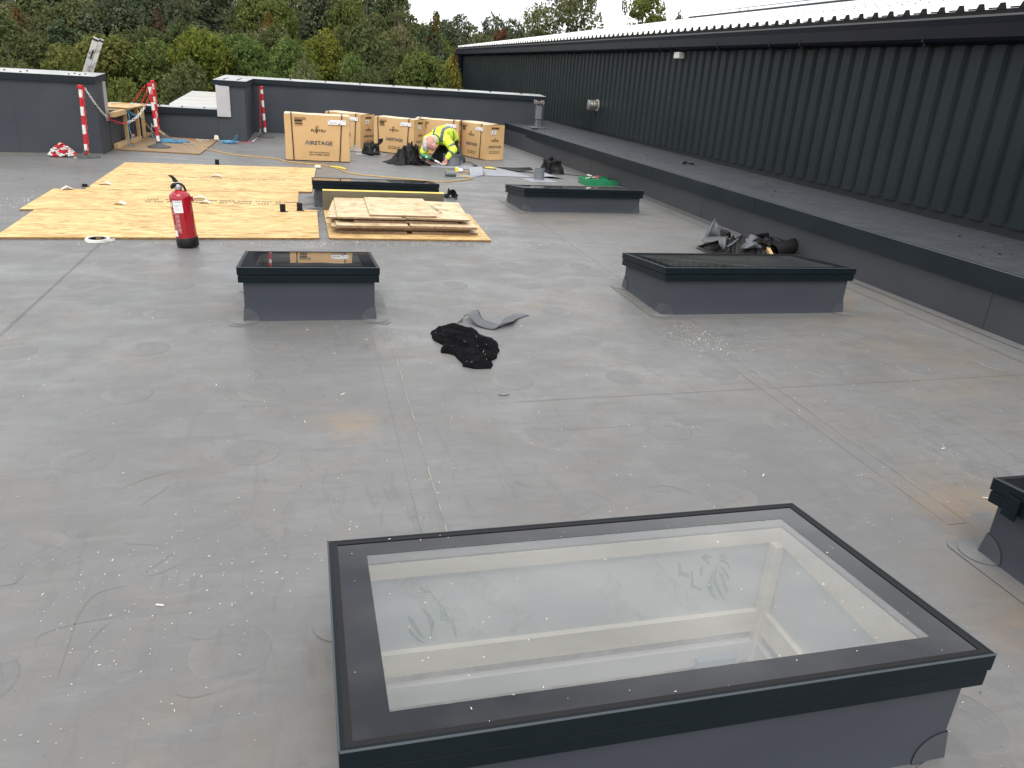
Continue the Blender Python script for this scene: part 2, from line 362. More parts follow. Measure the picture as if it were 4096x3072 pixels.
# ================================================================ SETTING
HOLES = [(.07, 1.51, 1.18, 1.92), (-.36, .34, 5.03, 5.70), (2.56, 3.97, 5.08, 5.72), (.10, 1.45, 9.33, 9.98), (2.62, 4.08, 9.33, 9.98), (2.51, 3.86, 1.18, 1.89)]
def floor_mesh():
    xs = sorted({-7., 6.6, *[h[0] for h in HOLES], *[h[1] for h in HOLES]}); ys = sorted({-3., 16.6, *[h[2] for h in HOLES], *[h[3] for h in HOLES]})
    vs = [(x, y, 0) for y in ys for x in xs]; fs = []
    for j in range(len(ys)-1):
        for i in range(len(xs)-1):
            cx, cy = (xs[i]+xs[i+1])/2, (ys[j]+ys[j+1])/2
            if any(h[0] < cx < h[1] and h[2] < cy < h[3] for h in HOLES): continue
            if cx < -3.06 and ys[j] > 13.9: continue
            n = len(xs); fs.append((j*n+i, j*n+i+1, (j+1)*n+i+1, (j+1)*n+i))
    b = len(vs); vs += [(-1.13, 16.6, 0), (6.6, 16.6, 0), (6.6, 18.9, 0), (-1.13, 18.9, 0)]; fs.append((b, b+1, b+2, b+3))
    return vs, fs
mb = MB(); v, f = floor_mesh(); mb.add(v, f, m_floor)
roof = tag(mb.build('flat_roof'), kind='structure')
# welded sheet laps
def strip(path, wd, mt, z, name, th=.003):
    mb = MB()
    for a, b in zip(path[:-1], path[1:]):
        a = Vector((a[0], a[1], 0)); b = Vector((b[0], b[1], 0)); n = (b-a).cross(Vector((0, 0, 1))).normalized()*wd/2
        mb.prism([a-n, b-n, b+n, a+n][::-1] if False else [a+n, b+n, b-n, a-n][::-1], 0, th, mt)
    o = mb.build(name, roof); o.location.z = z; return o
for xs, y0, y1, wdt in ((-1.80, 2.5, 7.3, .09), (.40, -1., 4.99, .10), (2.53, -1., 4.95, .11), (4.70, 2.0, 14, .12)):
    if xs == .40:
        strip([(xs, 2.05), (xs, 4.88)], wdt*.8, m_floor, .0002, 'sheet_lap', .0016); strip([(xs, 5.9), (xs, 7.5)], wdt*.8, m_floor, .0002, 'sheet_lap', .0016)
    elif xs == 2.53:
        strip([(xs, 2.15), (xs, 4.86)], wdt*.8, m_floor, .0002, 'sheet_lap', .0016); strip([(xs+.1, 6.0), (xs+.1, 9.2)], wdt*.8, m_floor, .0002, 'sheet_lap', .0016)
    else: strip([(xs, y0), (xs, y1)], wdt*.8, m_floor, .0002, 'sheet_lap', .0016)
def bead(x0, y0, x1, y1, wd, step=.05, name='seam_bead', amp=.004, mt=m_caulk, z=.0026):
    mb = MB(); n = int(math.hypot(x1-x0, y1-y0)/step); L_ = []; 
    d = Vector((x1-x0, y1-y0, 0)).normalized(); nn = Vector((-d.y, d.x, 0))
    for i in range(n+1):
        t = i/n; c = Vector((x0+(x1-x0)*t, y0+(y1-y0)*t, 0))+nn*nz(t*n*.5, x0*3)*amp; ww = wd*(.6+.6*abs(nz(i*.7, y0)))
        L_.append((c-nn*ww/2, c+nn*ww/2))
    vs = [q for p in L_ for q in p]; mb.add([(q.x, q.y, z) for q in vs], [(2*i, 2*i+2, 2*i+3, 2*i+1) for i in range(n)], mt)
    return mb.build(name, roof)
bead(.452, 1.98, .468, 4.85, .0045); bead(.46, 5.92, .47, 7.45, .005); bead(-1.75, 2.7, -1.75, 7.3, .004, mt=m_scuff2)
bead(2.588, 2.1, 2.588, 4.85, .0045); bead(1.0, 3.55, 5., 3.66, .004, mt=m_seam); bead(-2.9, 5.9, 2.4, 6.05, .003, mt=m_seam); bead(4.64, 2.0, 4.6, 12, .006, mt=m_scuff2)
bead(1.65, 10.1, 4.9, 10.3, .007, mt=m_scuff2)
# fixing plates telegraphing through the membrane
mb = MB(); mb.lathe([(.118, 0), (.114, .0016), (.108, .0019), (.05, .0019), (.046, .0016), (.041, .0030), (.02, .0034), (.0, .0034)], m_floor, 36, cap=False)
disc = mb.build('fixing_plate', roof, smooth=True, angle=80)
first = True
for yy in (1.25, 1.88, 2.51, 3.15, 3.83, 4.49, 5.15, 5.85, 6.5):
    for xx in (-2.2, -1.58, -.93, -.27, .40, 1.06, 1.71, 2.37, 3.05, 3.73, 4.41):
        if abs(xx-.4) < .1 or any(h[0]-.2 < xx < h[1]+.2 and h[2]-.2 < yy < h[3]+.2 for h in HOLES): continue
        if yy > 5 and xx < 0 and random.random() < .4: continue
        o = disc if first else disc.copy()
        if not first: COL.objects.link(o)
        first = False
        o.location = (xx+random.uniform(-.03, .03), yy+random.uniform(-.03, .03), .0004-random.choice((0, 0, .001, .0018))); o.rotation_euler.z = random.random()*6
def scuff(pts_, wd=.006, mt=None):
    P_ = [G(*p, .0006) for p in pts_]; Q = [cat(P_, i/24) for i in range(25)]; mb = MB(); vs = []
    for i, q in enumerate(Q):
        d_ = (Q[min(i+1, 24)]-Q[max(i-1, 0)]).normalized(); n_ = Vector((-d_.y, d_.x, 0))*wd*(.3+.7*abs(nz(i*.6, wd*90)))*math.sin(math.pi*(i+1)/26)
        vs += [(q.x-n_.x, q.y-n_.y, .0007), (q.x+n_.x, q.y+n_.y, .0007)]
    mb.add(vs, [(2*i, 2*i+2, 2*i+3, 2*i+1) for i in range(24)], mt or m_scuff); mb.build('scuff_mark', roof)
def cat(P_, t):
    n = len(P_)-1; k = min(int(t*n), n-1); u = t*n-k; g = lambda i: Vector(P_[max(0, min(n, i))])
    p0, p1, p2, p3 = g(k-1), g(k), g(k+1), g(k+2)
    return .5*((2*p1)+(p2-p0)*u+(2*p0-5*p1+4*p2-p3)*u*u+(3*p1-p0-3*p2+p3)*u**3)
m_scuff = membrane('scuffed_membrane', tuple(x*.92 for x in ROOFC), .6, .6)
cF = crop(0, 1800, 1.3043); cE = crop(1600, 1300, .8862)
for pp, w_ in (([(665, 703), (500, 752), (410, 860), (350, 1030), (300, 1190)], .005), ([(190, 1040), (200, 975), (300, 930), (480, 890), (600, 872)], .005), ([(945, 590), (850, 635), (760, 660)], .004), ([(905, 535), (820, 595), (740, 650)], .009), ([(1160, 960), (1090, 988), (970, 975)], .005),
               ([(0, 710), (80, 690), (130, 640)], .008), ([(640, 488), (760, 492), (840, 505)], .003), ([(465, 1005), (530, 930), (570, 905)], .005), ([(1130, 1262), (1000, 1290), (910, 1270)], .004), ([(620, 205), (760, 150), (900, 110)], .005), ([(730, 290), (830, 225), (900, 175)], .004)): scuff([cF(*p) for p in pp], w_)
for pp, w_ in (([(360, 530), (420, 560), (480, 575)], .004), ([(880, 575), (950, 570), (1040, 600)], .004), ([(470, 375), (700, 365), (900, 350)], .003), ([(1250, 95), (1290, 88), (1330, 85)], .008), ([(180, 470), (200, 500), (190, 530)], .006), ([(700, 690), (640, 640), (600, 630)], .004)): scuff([cE(*p) for p in pp], w_)
# ground far below
mb = MB(); mb.grid(lambda a, b: Vector((-500+1000*a, -400+1000*b, -5+1.2*nz(a*40, b*40)*(1 if b > .45 else 0))), 60, 60, m_grass)
tag(mb.build('ground', smooth=True), kind='structure')

# ---- crumbs and sawdust
def flakes(name, pts, mt, lab):
    mb = MB()
    for x, y, s, z in pts:
        a = random.random()*6.3; e = random.choice((1, 1.3, 2.4)); c, q = math.cos(a), math.sin(a)
        M = Matrix.Translation((x, y, z+.0035)) @ Matrix.Rotation(a, 4, 'Z') @ Matrix.Rotation(random.uniform(-.5, .5), 4, 'Y')
        mb.add([M @ Vector(p) for p in ((-s*e, -s*.5, 0), (s*e, -s*.6, 0), (s*e*.8, s*.6, s*.4), (-s*e*.7, s*.5, s*.3), (0, 0, s*.9))], [(0, 1, 4), (1, 2, 4), (2, 3, 4), (3, 0, 4), (3, 2, 1, 0)], mt)
    return tag(mb.build(name), lab, 'debris', kind='stuff')
pts = []
def clear(x, y): return not any(h[0]-.06 < x < h[1]+.06 and h[2]-.06 < y < h[3]+.06 for h in HOLES)
def scat(cx, cy, sx, sy, n, s0=.0012, s1=.0030):
    s0 *= .7; s1 *= .68
    for _ in range(int(n*.72)):
        x, y = random.gauss(cx, sx), random.gauss(cy, sy)
        if clear(x, y) and x < 4.8 and y > .6: pts.append((x, y, random.uniform(s0, s1), 0))
scat(-.5, 2.2, .3, .28, 260); scat(-.9, 1.6, .4, .18, 130, .001, .0025); scat(2.5, 4.45, .12, .18, 260, .002, .004); scat(2.2, 2.6, .9, .5, 190); scat(.6, 3.0, .6, .6, 110)
scat(3.0, 2.3, .8, .5, 120); scat(1, 5.2, 1.8, 1.2, 240, .002, .0045); scat(3.2, 3.6, .9, .8, 130, .0015, .0035); scat(0, 4.2, 1.2, .8, 110); scat(1.9, 1.2, .3, .3, 90, .001, .002)
scat(.8, 7.35, .8, .05, 300, .003, .006); scat(-1, 7.25, 1.2, .05, 190, .003, .006); scat(.12, 8.3, .05, .7, 110, .004, .007); scat(-2.9, 9., .25, .4, 110, .004, .009); scat(1.9, 8, .1, .5, 30, .004, .006)
for _ in range(110):
    x = random.uniform(.05, 1.53); pts.append((x, random.uniform(1.15, 1.96), random.uniform(.0007, .0016), .372-.0875*(0)))
pts = [(x, y, s, (.3665-.0875*(y-1.13)-.003) if z > .1 else 0) for x, y, s, z in pts]
flakes('sawdust', pts, m_flake, 'pale sawdust and wood crumbs scattered over the grey roof')
pts = []
scat(1.5, 4, 2., 1.6, 200, .0015, .004); scat(1.9, 1.0, .25, .3, 70, .001, .003); scat(-1, 2.5, .8, .6, 60, .001, .003)
for _ in range(90): 
    y = random.uniform(4.5, 18); x = random.uniform(5.0, 5.8)-.022*(y-5); pts.append((x, y, random.uniform(.005, .016), .468))
flakes('dark_crumbs', pts, m_flaked, 'dark crumbs of rubber scattered over the roof and plinth')

# ================================================================ PLINTH beside the building
def px_top(y): return 4.90-.0265*(y-4)
def px_base(y):
    xs = [(-3, 4.95), (4, 4.93), (6, 4.90), (8.3, 4.88), (11, 4.86), (14.5, 4.68), (19, 4.44)]
    for (a, p), (b, q) in zip(xs[:-1], xs[1:]):
        if y <= b: return p+(q-p)*(y-a)/(b-a)
    return 4.44
pl = empty('membrane_plinth', (5.3, 8, 0), 'long low grey membrane plinth with dark metal edge along the clad building', 'plinth')
YS = [-3, 1, 4, 6, 8.3, 11, 14.5, 16.5, 18.6]
def W(o, p):  # keep world placement under an offset parent
    o.parent = p; o.matrix_parent_inverse = Matrix.Translation(-Vector(p.location)) if p.rotation_euler.z == 0 else p.matrix_basis.inverted(); return o
mb = MB(); mb.grid(lambda a, b: Vector((px_base(-3+21.6*b)+.0, -3+21.6*b, .36*a)), 1, 60, m_plinth)
# curved cove at the foot
mb.grid(lambda a, b: Vector((px_base(-3+21.6*b)-.07*(1-a), -3+21.6*b, .0035+.012*a*a)), 3, 60, m_seam); W(mb.build('face', smooth=True), pl)
mb = MB(); mb.grid(lambda a, b: Vector((px_top(-3+23.2*b)+.012+(6.35-.0126*(-3+23.2*b)-px_top(-3+23.2*b))*a, -3+23.2*b, .470+.004*nz(a*3, b*30))), 14, 150, m_plinthtop); W(mb.build('top_sheet', smooth=True), pl)
for a, b in ((-3, 1.2), (1.206, 7.72), (7.728, 13.6), (13.608, 18.6)):
    mb = MB(); n = 8
    P = [(px_top(a+(b-a)*i/n), a+(b-a)*i/n) for i in range(n+1)]
    poly = [(x, y) for x, y in P]+[(x+.05, y) for x, y in P[::-1]]
    mb.prism(poly[::-1], .312, .474, m_fasc); W(mb.build('edge_trim', bevel=.003), pl)
mb = MB(); mb.tube([(px_top(-3+.6*i)+.003, -3+.6*i, .4745) for i in range(37)], .0035, mat('worn_edge_highlight', (.14, .145, .15), .5), 5); W(mb.build('worn_edge_highlight'), pl)  # pale edge line: a highlight put into the colour, together with wear
for y in (9.05, 13.0, 4.5):
    mb = MB(); mb.box(px_base(y)-.002, px_base(y)+.01, y, y+.004, .01, .315, m_upline); W(mb.build('joint'), pl)

# ================================================================ METAL BUILDING
bx = lambda y: 6.34-.0126*y
bd = empty('metal_building', (6.3, 20, 0), 'dark green grey metal clad building with white ribbed roof', 'building')
mb = MB(); P = .2415; y = -1.9; i = 0
prof = []
while y < 31.2:
    prof += [(bx(y), y), (bx(y)-.042, y+.026), (bx(y)-.042, y+.168), (bx(y), y+.194)]; y += P
vs = []; 
for x, yy in prof: vs += [Vector((x, yy, .56-.003*(yy-6))), Vector((x, yy, 2.2))]
mb.add(vs, [(2*i, 2*i+1, 2*i+3, 2*i+2) for i in range(len(prof)-1)], m_clad)
W(mb.build('wall_cladding'), bd)
mb = MB(); mb.prism([(bx(-2)+.03, -2), (bx(31.4)+.03, 31.4), (bx(31.4)+.1, 31.4), (bx(-2)+.1, -2)][::-1], .40, 2.3, m_gasket)
mb.prism([(bx(-2)-.006, -2), (bx(31.4)-.006, 31.4), (bx(31.4)+.028, 31.4), (bx(-2)+.028, -2)][::-1], .40, .60, m_flash, zf=lambda x, y: -.003*(y-6)); yy = -1.8
while yy < 25:
    M = Matrix.Translation((bx(yy)-.01, yy+.215, .585-.003*(yy-6))) @ Matrix.Rotation(R(90), 4, 'Y'); mb.lathe([(.009, -.006), (.009, .006)], m_screw, 8, M); yy += P
W(mb.build('base_flashing'), bd)
# gable, rear mass
mb = MB(); RX, RZ = 15.4, 4.1
gx = bx(31.4)
mb.add([(gx, 31.35, -5), (24.6, 31.35, -5), (24.6, 31.35, 2.3), (RX, 31.35, RZ-.05), (gx, 31.35, 2.3)], [(0, 1, 2, 3, 4)], m_clad)
mb.add([(bx(-2)+.05, -2, -5), (gx+.05, 31.35, -5), (gx+.05, 31.35, .45), (bx(-2)+.05, -2, .45)], [(0, 1, 2, 3)], m_clad)
mb.add([(bx(-2)+.05, -2.2, -5), (24.6, -2.2, -5), (24.6, -2.2, 2.3), (RX, -2.2, RZ-.05), (bx(-2)+.05, -2.2, 2.3)], [(4, 3, 2, 1, 0)], m_clad)
W(mb.build('gable_wall'), bd)
# roof sheets
sl = (RZ-2.415)/(RX-6.18)
mb = MB(); y = -2.1; vs = []
cross = []
while y < 32.1:
    cross += [(y, 0), (y+.026, .052), (y+.086, .052), (y+.112, 0)]; y += P
x0 = 6.20
for yy, h in cross: vs += [Vector((x0-.0126*yy, yy, 2.40+h-.0030*(yy-8))), Vector((RX, yy, RZ+h-.0030*(yy-8)))]
mb.add(vs, [(2*i, 2*i+2, 2*i+3, 2*i+1) for i in range(len(cross)-1)], m_roofw)
mb.add([(RX, -2.1, RZ), (RX, 32.1, RZ-.07), (24.7, 32.1, 2.3), (24.7, -2.1, 2.4)], [(0, 1, 2, 3)], m_roofw)
for s in range(1, 9):
    xx = 6.5+s*1.05; k = int(-2.1/P)
    for j in range(0, 141):
        yy = -2.1+P*j+.056
        if s % 2 == 0 or j % 9 == 0 or s == 1:
            z = 2.40+.055-.003*(yy-8)+(xx-(x0-.0126*yy))/(RX-(x0-.0126*yy))*(RZ-2.40); mb.box(xx-.007, xx+.007, yy-.007, yy+.007, z, z+.012, m_screw)
rf = W(mb.build('roof'), bd)
mb = MB(); mb.tube([(RX, -2.1, RZ+.05), (RX, 32.1, RZ-.02)], .07, m_fasc, 10); mb.tube([(RX-.25, -2.1, RZ+.19), (RX-.25, 32.1, RZ+.09)], .012, m_screw, 6); W(mb.build('ridge_cap'), bd)
mb = MB(); y = -2.1  # flat dark faces stand in for the shade inside the rib ends
while y < 32.1:
    xx = x0-.0126*y-.003; zz = 2.40-.0030*(y-8); q = .006*(.03/(RX-x0)*(RZ-2.4))
    P4 = [(y+.001, -.004), (y+.027, .049), (y+.085, .049), (y+.111, -.004)]
    mb.add([Vector((xx, a, zz+b)) for a, b in P4], [(0, 1, 2, 3)], m_dark)
    mb.add([Vector((xx+.006, y-.1, zz-.06)), Vector((xx+.006, y+.1915, zz-.06)), Vector((xx+.006, y+.1915, zz-.004)), Vector((xx+.006, y-.1, zz-.004))], [(0, 1, 2, 3)], m_dark); y += P
W(mb.build('rib_hollow_shade'), bd)
mb = MB()  # boxed gutter: lower deep black face, grey upper lip
gp = [(-.02, 2.105), (-.19, 2.13), (-.215, 2.16), (-.20, 2.275), (-.165, 2.28), (-.165, 2.35), (-.15, 2.355), (-.10, 2.355), (-.10, 2.42), (.0, 2.42)]
n = 18
def gy(k): return -2.1+34.4*k/n
vs = []
for k in range(n+1):
    yy = gy(k)
    for dx, z in gp: vs.append(Vector((bx(yy)+dx, yy, z-.0033*(yy-8))))
q = len(gp); mb.add(vs, [(k*q+i, k*q+i+1, (k+1)*q+i+1, (k+1)*q+i) for k in range(n) for i in range(q-1)], m_gut)
mb.add([Vector((bx(32.3)+dx, 32.3, z-.08)) for dx, z in gp], [tuple(range(q))], m_gut)
W(mb.build('gutter', smooth=True, angle=25), bd)
mb = MB()
vs = []
for k in range(n+1):
    yy = gy(k)
    for dx, z in ((-.1685, 2.338), (-.1685, 2.3545), (-.15, 2.3585)): vs.append(Vector((bx(yy)+dx, yy, z-.0033*(yy-8))))
mb.add(vs, [(k*3+i, k*3+i+1, (k+1)*3+i+1, (k+1)*3+i) for k in range(n) for i in range(2)], mat('gutter_lip', (.10, .105, .11), .5))
W(mb.build('gutter_lip'), bd)
for yy in [7.2, 9.3, 10.0, 11.4, 13.0, 13.4, 15, 16.8, 18, 18.5, 20, 21.6, 22.2, 24, 25.5, 27, 28, 29.5]:
    mb = MB(); mb.box(bx(yy)-.2175, bx(yy)-.19, yy, yy+.018, 2.13-.0033*(yy-8), 2.20-.0033*(yy-8), m_dark); mb.box(bx(yy)-.19, bx(yy)-.03, yy, yy+.018, 2.095-.0033*(yy-8), 2.125-.0033*(yy-8), m_dark); W(mb.build('gutter_bracket'), bd)
mb = MB(); mb.tube([(bx(31.9)-.03, 31.75, 2.05), (bx(31.9)-.03, 31.75, -5)], .16, m_gut, 14); W(mb.build('downpipe', smooth=True), bd)
# light sensor box and vent cowl on the wall
mb = MB(); mb.box(6.03, 6.13, 12.78, 12.98, 1.975, 2.075, m_wht); bx_ = mb.build('body', bevel=.012)
sn = empty('sensor_box', (6.08, 12.88, 2.0), 'small white box fixed under the gutter of the metal building', 'junction box'); W(bx_, sn)
mb = MB(); mb.box(6.13, 6.2, 12.82, 12.94, 2.0, 2.06, m_alu); W(mb.build('bracket'), sn)
vc = empty('wall_vent', (bx(17), 16.9, 1.03), 'round stainless flue terminal sticking out of the clad wall', 'vent')
Mv = Matrix.Translation((6.10, 16.6, 1.04)) @ Matrix.Diagonal((.72, .72, .72, 1)) @ Matrix.Rotation(R(-90), 4, 'Y')
mb = MB(); mb.lathe([(.165, 0), (.17, .03), (.12, .035)], mat('aged_collar', (.50, .46, .36), .6), 24, Mv, cap=False); W(mb.build('wall_collar', smooth=True), vc)
mb = MB(); mb.lathe([(.09, .02), (.09, .1), (.10, .1), (.145, .11), (.145, .13), (.10, .135), (.10, .18), (.145, .19), (.145, .21), (.10, .215), (.10, .26), (.145, .27), (.145, .30), (.1, .31), (0, .312)], m_steel, 28, Mv); W(mb.build('cowl', smooth=True), vc)

# ================================================================ PARAPETS
def zt(x, y): return 0
pw = empty('parapet_wall', (-4.5, 13.4, 0), 'tall grey parapet wall left of the access gap, with pale metal coping', 'wall', 'parapet walls around the roof')
fy = lambda x: 13.22+(x+4.4)*.215   # slightly skewed front line
XL, XR = -7., -3.065
mb = MB(); mb.prism([(XL, fy(XL)), (XR, fy(XR)), (XR, fy(XR)+.66), (XL, fy(XL)+.66)], -5, 1.06, m_up); W(mb.build('wall_face', bevel=.004), pw)
mb = MB(); mb.prism([(XL, fy(XL)-.03), (XR+.03, fy(XR)-.03), (XR+.03, fy(XR)+.72), (XL, fy(XL)+.72)], 1.035, 1.13, m_fasc, m_cop, zf=lambda x, y: (.035 if y > fy(x)+.3 and True else 0))
for x in (-4.30, -4.02, -3.42, -3.28, -5.2, -5.0):
    for dy in (.12, .30): mb.lathe([(.014, 0), (.014, .012), (.006, .016)], m_screw, 8, Matrix.Translation((x+dy*.2, fy(x)+dy, 1.132+dy*.045)))
W(mb.build('coping'), pw)
mb = MB(); mb.box(XR-.002, XR+.012, 14.02, 14.2, .46, 1.05, m_coptrim); W(mb.build('end_trim'), pw)
mb = MB(); mb.prism([(XL, fy(XL)-.02), (XR+.01, fy(XR)-.02), (XR+.01, fy(XR)+.0), (XL, fy(XL)+.0)], 0, .02, m_seam); W(mb.build('base_weld'), pw)
mb = MB()
for x in (-4.13,): mb.box(x, x+.005, fy(x)-.003, fy(x)+.01, .0, 1.03, m_plinth)
W(mb.build('sheet_joint'), pw)
lw = empty('low_parapet', (-2.3, 16.6, 0), 'low grey parapet in the access gap with pale coping', 'wall', 'parapet walls around the roof')
mb = MB(); mb.prism([(-3.60, 14.2), (-3.065, 14.2), (-3.065, 16.62), (-1.63, 16.48), (-1.63, 16.98), (-3.60, 17.1)], -5, .50, m_up); W(mb.build('wall_face'), lw)
mb = MB(); mb.prism([(-3.62, 14.22), (-3.04, 14.22), (-3.04, 16.55), (-1.635, 16.45), (-1.635, 17.0), (-3.62, 17.12)], .455, .565, m_fasc, m_cop)
for x in (-1.85, -2.25, -2.65):
    for dy in (.15, .32): mb.lathe([(.014, 0), (.014, .012), (.006, .016)], m_screw, 8, Matrix.Translation((x-dy*.2, 16.5+dy, .566)))
W(mb.build('coping'), lw)
rw = empty('parapet_wall', (1.5, 18.6, 0), 'tall grey parapet wall running behind the cardboard boxes', 'wall', 'parapet walls around the roof')
mb = MB(); mb.prism([(-1.63, 16.45), (-1.12, 16.42), (-1.11, 18.62), (5.44, 18.45), (5.44, 18.95), (-1.63, 19.1)], -5, 1.03, m_up); W(mb.build('wall_face', bevel=.003), rw)
mb = MB(); mb.prism([(-1.68, 16.41), (-1.08, 16.38), (-1.07, 18.57), (5.47, 18.40), (5.47, 19.0), (-1.68, 19.14)], 1.0, 1.10, m_fasc, m_cop, zf=lambda x, y: (.03 if y > 18.7 else 0))
for x, y in [(-1.5+.0*i, 16.7+.25*i) for i in range(5)]+[(-1.25, 16.7+.25*i) for i in range(5)]+[(-.3+.75*i, 18.72+.1*(j)) for i in range(8) for j in (0, 1)]:
    mb.lathe([(.016, 0), (.016, .014), (.007, .02)], m_screw, 8, Matrix.Translation((x, y, 1.10+(.03 if y > 18.7 else 0)*.6)))
W(mb.build('coping'), rw)
mb = MB(); mb.box(-1.635, -1.39, 16.405, 16.44, .445, 1.01, m_coptrim)
for z in (.6, .93): mb.lathe([(.012, 0), (.012, .01)], m_steel, 8, Matrix.Translation((-1.41, 16.405, z)) @ Matrix.Rotation(R(90), 4, 'X'))
W(mb.build('end_trim'), rw)
for x in (1.7, 2.9, 4.1): mb = MB(); mb.box(x, x+.006, 18.545, 18.56, 0, 1.0, m_plinth); W(mb.build('sheet_joint'), rw)

# ================================================================ ROOFLIGHTS
def rooflight(cx, cy, wd, dp, zf, label, near=False, rz=0., slope=.096, lit=False):
    """cx,cy: centre of the FRONT edge of the frame; frame wd x dp, top height zf at the front, falling away"""
    e = empty('rooflight', (cx, cy, 0), label, 'rooflight', 'flat glass rooflights on membrane kerbs', rz)
    z = lambda y: zf-slope*y
    hw = wd/2; o = .032
    # kerb, slightly sagging membrane
    mb = MB()
    def ring(x0, x1, y0, y1, ztop, z0, mt, nn=10):
        for (ax, ay, bx_, by_) in ((x0, y0, x1, y0), (x1, y0, x1, y1), (x1, y1, x0, y1), (x0, y1, x0, y0)):
            def fn(a, b):
                x, y = ax+(bx_-ax)*a, ay+(by_-ay)*a
                nxv = (by_-ay, -(bx_-ax)); l = math.hypot(*nxv); fl = (1-b)**8*.010+.005*nz(x*3+cx, y*3+b*2, cy)*(4*a*(1-a))
                corner = 1 if fl else 1
                return Vector((x+nxv[0]/l*fl, y+nxv[1]/l*fl, z0+(ztop(y)-z0)*b))
            mb.grid(fn, 24, nn, mt)
    ring(-hw+o, hw-o, o, dp-o, lambda y: z(y)-.07, 0, m_up)
    mb.build('kerb', e, smooth=True, angle=35)
    # weld apron on the roof and corner patches
    mb = MB(); a = .10; r = .05; P_ = []
    for sx, sy, qx, qy in ((1, -1, hw-o+a, o-a), (1, 1, hw-o+a, dp-o+a), (-1, 1, -hw+o-a, dp-o+a), (-1, -1, -hw+o-a, o-a)):
        base = {(1, -1): -90, (1, 1): 0, (-1, 1): 90, (-1, -1): 180}[(sx, sy)]
        for k in range(5):
            t = R(base+22.5*k); P_.append((qx-sx*r+r*math.cos(t), qy-sy*r+r*math.sin(t)))
    I = [(hw-o, o), (hw-o, dp-o), (-hw+o, dp-o), (-hw+o, o)]
    vs = [Vector((p[0]+.004*nz(i, cx), p[1]+.004*nz(i, cy, 3), .0005)) for i, p in enumerate(P_)]+[Vector((v_.x, v_.y, .0048)) for v_ in [Vector((p[0], p[1], 0)) for p in P_]]+[Vector((p[0], p[1], .0052)) for p in I]
    n = 20; fs = [(i, (i+1) % n, n+(i+1) % n, n+i) for i in range(n)]
    for c in range(4):
        for k in range(4): fs.append((n+c*5+k, n+c*5+k+1, 2*n+c))
        fs.append((n+c*5+4, n+(c*5+5) % n, 2*n+(c+1) % 4, 2*n+c))
    mb.add(vs, fs, m_patch); mb.build('apron', e)
    for sx in (-1, 1):
        for yy, sy in ((o, -1), (dp-o, 1)):
            mb = MB(); X = sx*(hw-o)
            pr = [(0, 0)]
            ring_ = [(X-sx*.0+math.cos(t)*.085, yy+math.sin(t)*.085) for t in [k*math.pi/12 for k in range(24)]]
            vs = [Vector((X, yy, .012))]+[Vector((x, y, .0078 if not (abs(x) < hw-o and o < y < dp-o) else -.02)) for x, y in ring_]
            mb.add(vs, [(0, 1+k, 1+(k+1) % 24) for k in range(24)], m_patch)
            # quarter disc up the two faces
            q = [Vector((X-sx*.09*math.cos(t), yy+sy*(.0035+.010*(1-math.sin(t)*.31)**8), .09*math.sin(t)+.004)) for t in [k*math.pi/16 for k in range(9)]]
            q2 = [Vector((X+sx*(.0035+.010*(1-math.sin(t)*.31)**8), yy-sy*.09*math.cos(t), .09*math.sin(t)+.004)) for t in [k*math.pi/16 for k in range(9)]]
            ce = Vector((X+sx*.0125, yy+sy*.0125, .006)); tp = Vector((X+sx*.004, yy+sy*.004, .094))
            for Q in (q, q2): mb.add([ce, *Q, tp], [(0, k+1, k+2) for k in range(9)], mat('upstand_patch', (.052, .058, .068), .42))
            mb.build('corner_patch', e)
    # frame: two bands
    def band(za, zb, inset, name, mt):
        mb = MB()
        X0, X1, Y0, Y1 = -hw+inset, hw-inset, inset, dp-inset; t = (.045 if inset else .013)
        vs = []
        for (x0, x1, y0, y1) in ((X0, X1, Y0, Y1), (X0+t, X1-t, Y0+t, Y1-t)):
            for zz in (za, zb): vs += [Vector((x, y, z(y)+zz)) for x, y in ((x0, y0), (x1, y0), (x1, y1), (x0, y1))]
        fs = []
        for k in range(4):
            j = (k+1) % 4
            fs += [(k, j, 4+j, 4+k), (8+j, 8+k, 12+k, 12+j), (4+k, 4+j, 12+j, 12+k), (k, 8+k, 8+j, j)]
        mb.add(vs, fs, mt); return mb.build(name, e, bevel=.0035, seg=2)
    fr = band(-.100, -.0535, .004, 'lower_frame', m_frame)
    fr2 = band(-.050, 0, 0, 'upper_frame', m_frame)
    # glass unit: glossy border on the underside, clear pane over
    g0 = .0125; bw = (.107 if near else .105); bb = .098
    mb = MB(); zz = -.0035
    def q4(x0, x1, y0, y1, zo): return [Vector((x, y, z(y)+zo)) for x, y in ((x0, y0), (x1, y0), (x1, y1), (x0, y1))]
    O = q4(-hw+g0, hw-g0, g0, dp-g0, zz); I_ = q4(-hw+bw, hw-bw, bb, dp-bb, zz)
    mb.add(O+I_, [(k, (k+1) % 4, 4+(k+1) % 4, 4+k) for k in range(4)], m_frit); mb.build('glass_border', fr2)
    mb = MB(); gw = .015 if near else .010; O = q4(-hw+.012, hw-.012, .012, dp-.012, -.0008); I2 = q4(-hw+g0+gw, hw-g0-gw, g0+gw, dp-g0-gw, -.0012)
    O2 = [v_-Vector((0, 0, .0022)) for v_ in I2]
    mb.add(O+I2+O2, [(k, (k+1) % 4, 4+(k+1) % 4, 4+k) for k in range(4)]+[(4+k, 4+(k+1) % 4, 8+(k+1) % 4, 8+k) for k in range(4)], m_gasket); mb.build('gasket', fr2)
    mb = MB(); mb.add(q4(-hw+bw-.004, hw-bw+.004, bb-.004, dp-bb+.004, zz-.001), [(0, 1, 2, 3)], m_glass if near else m_glass2); mb.build('glass_pane', e)
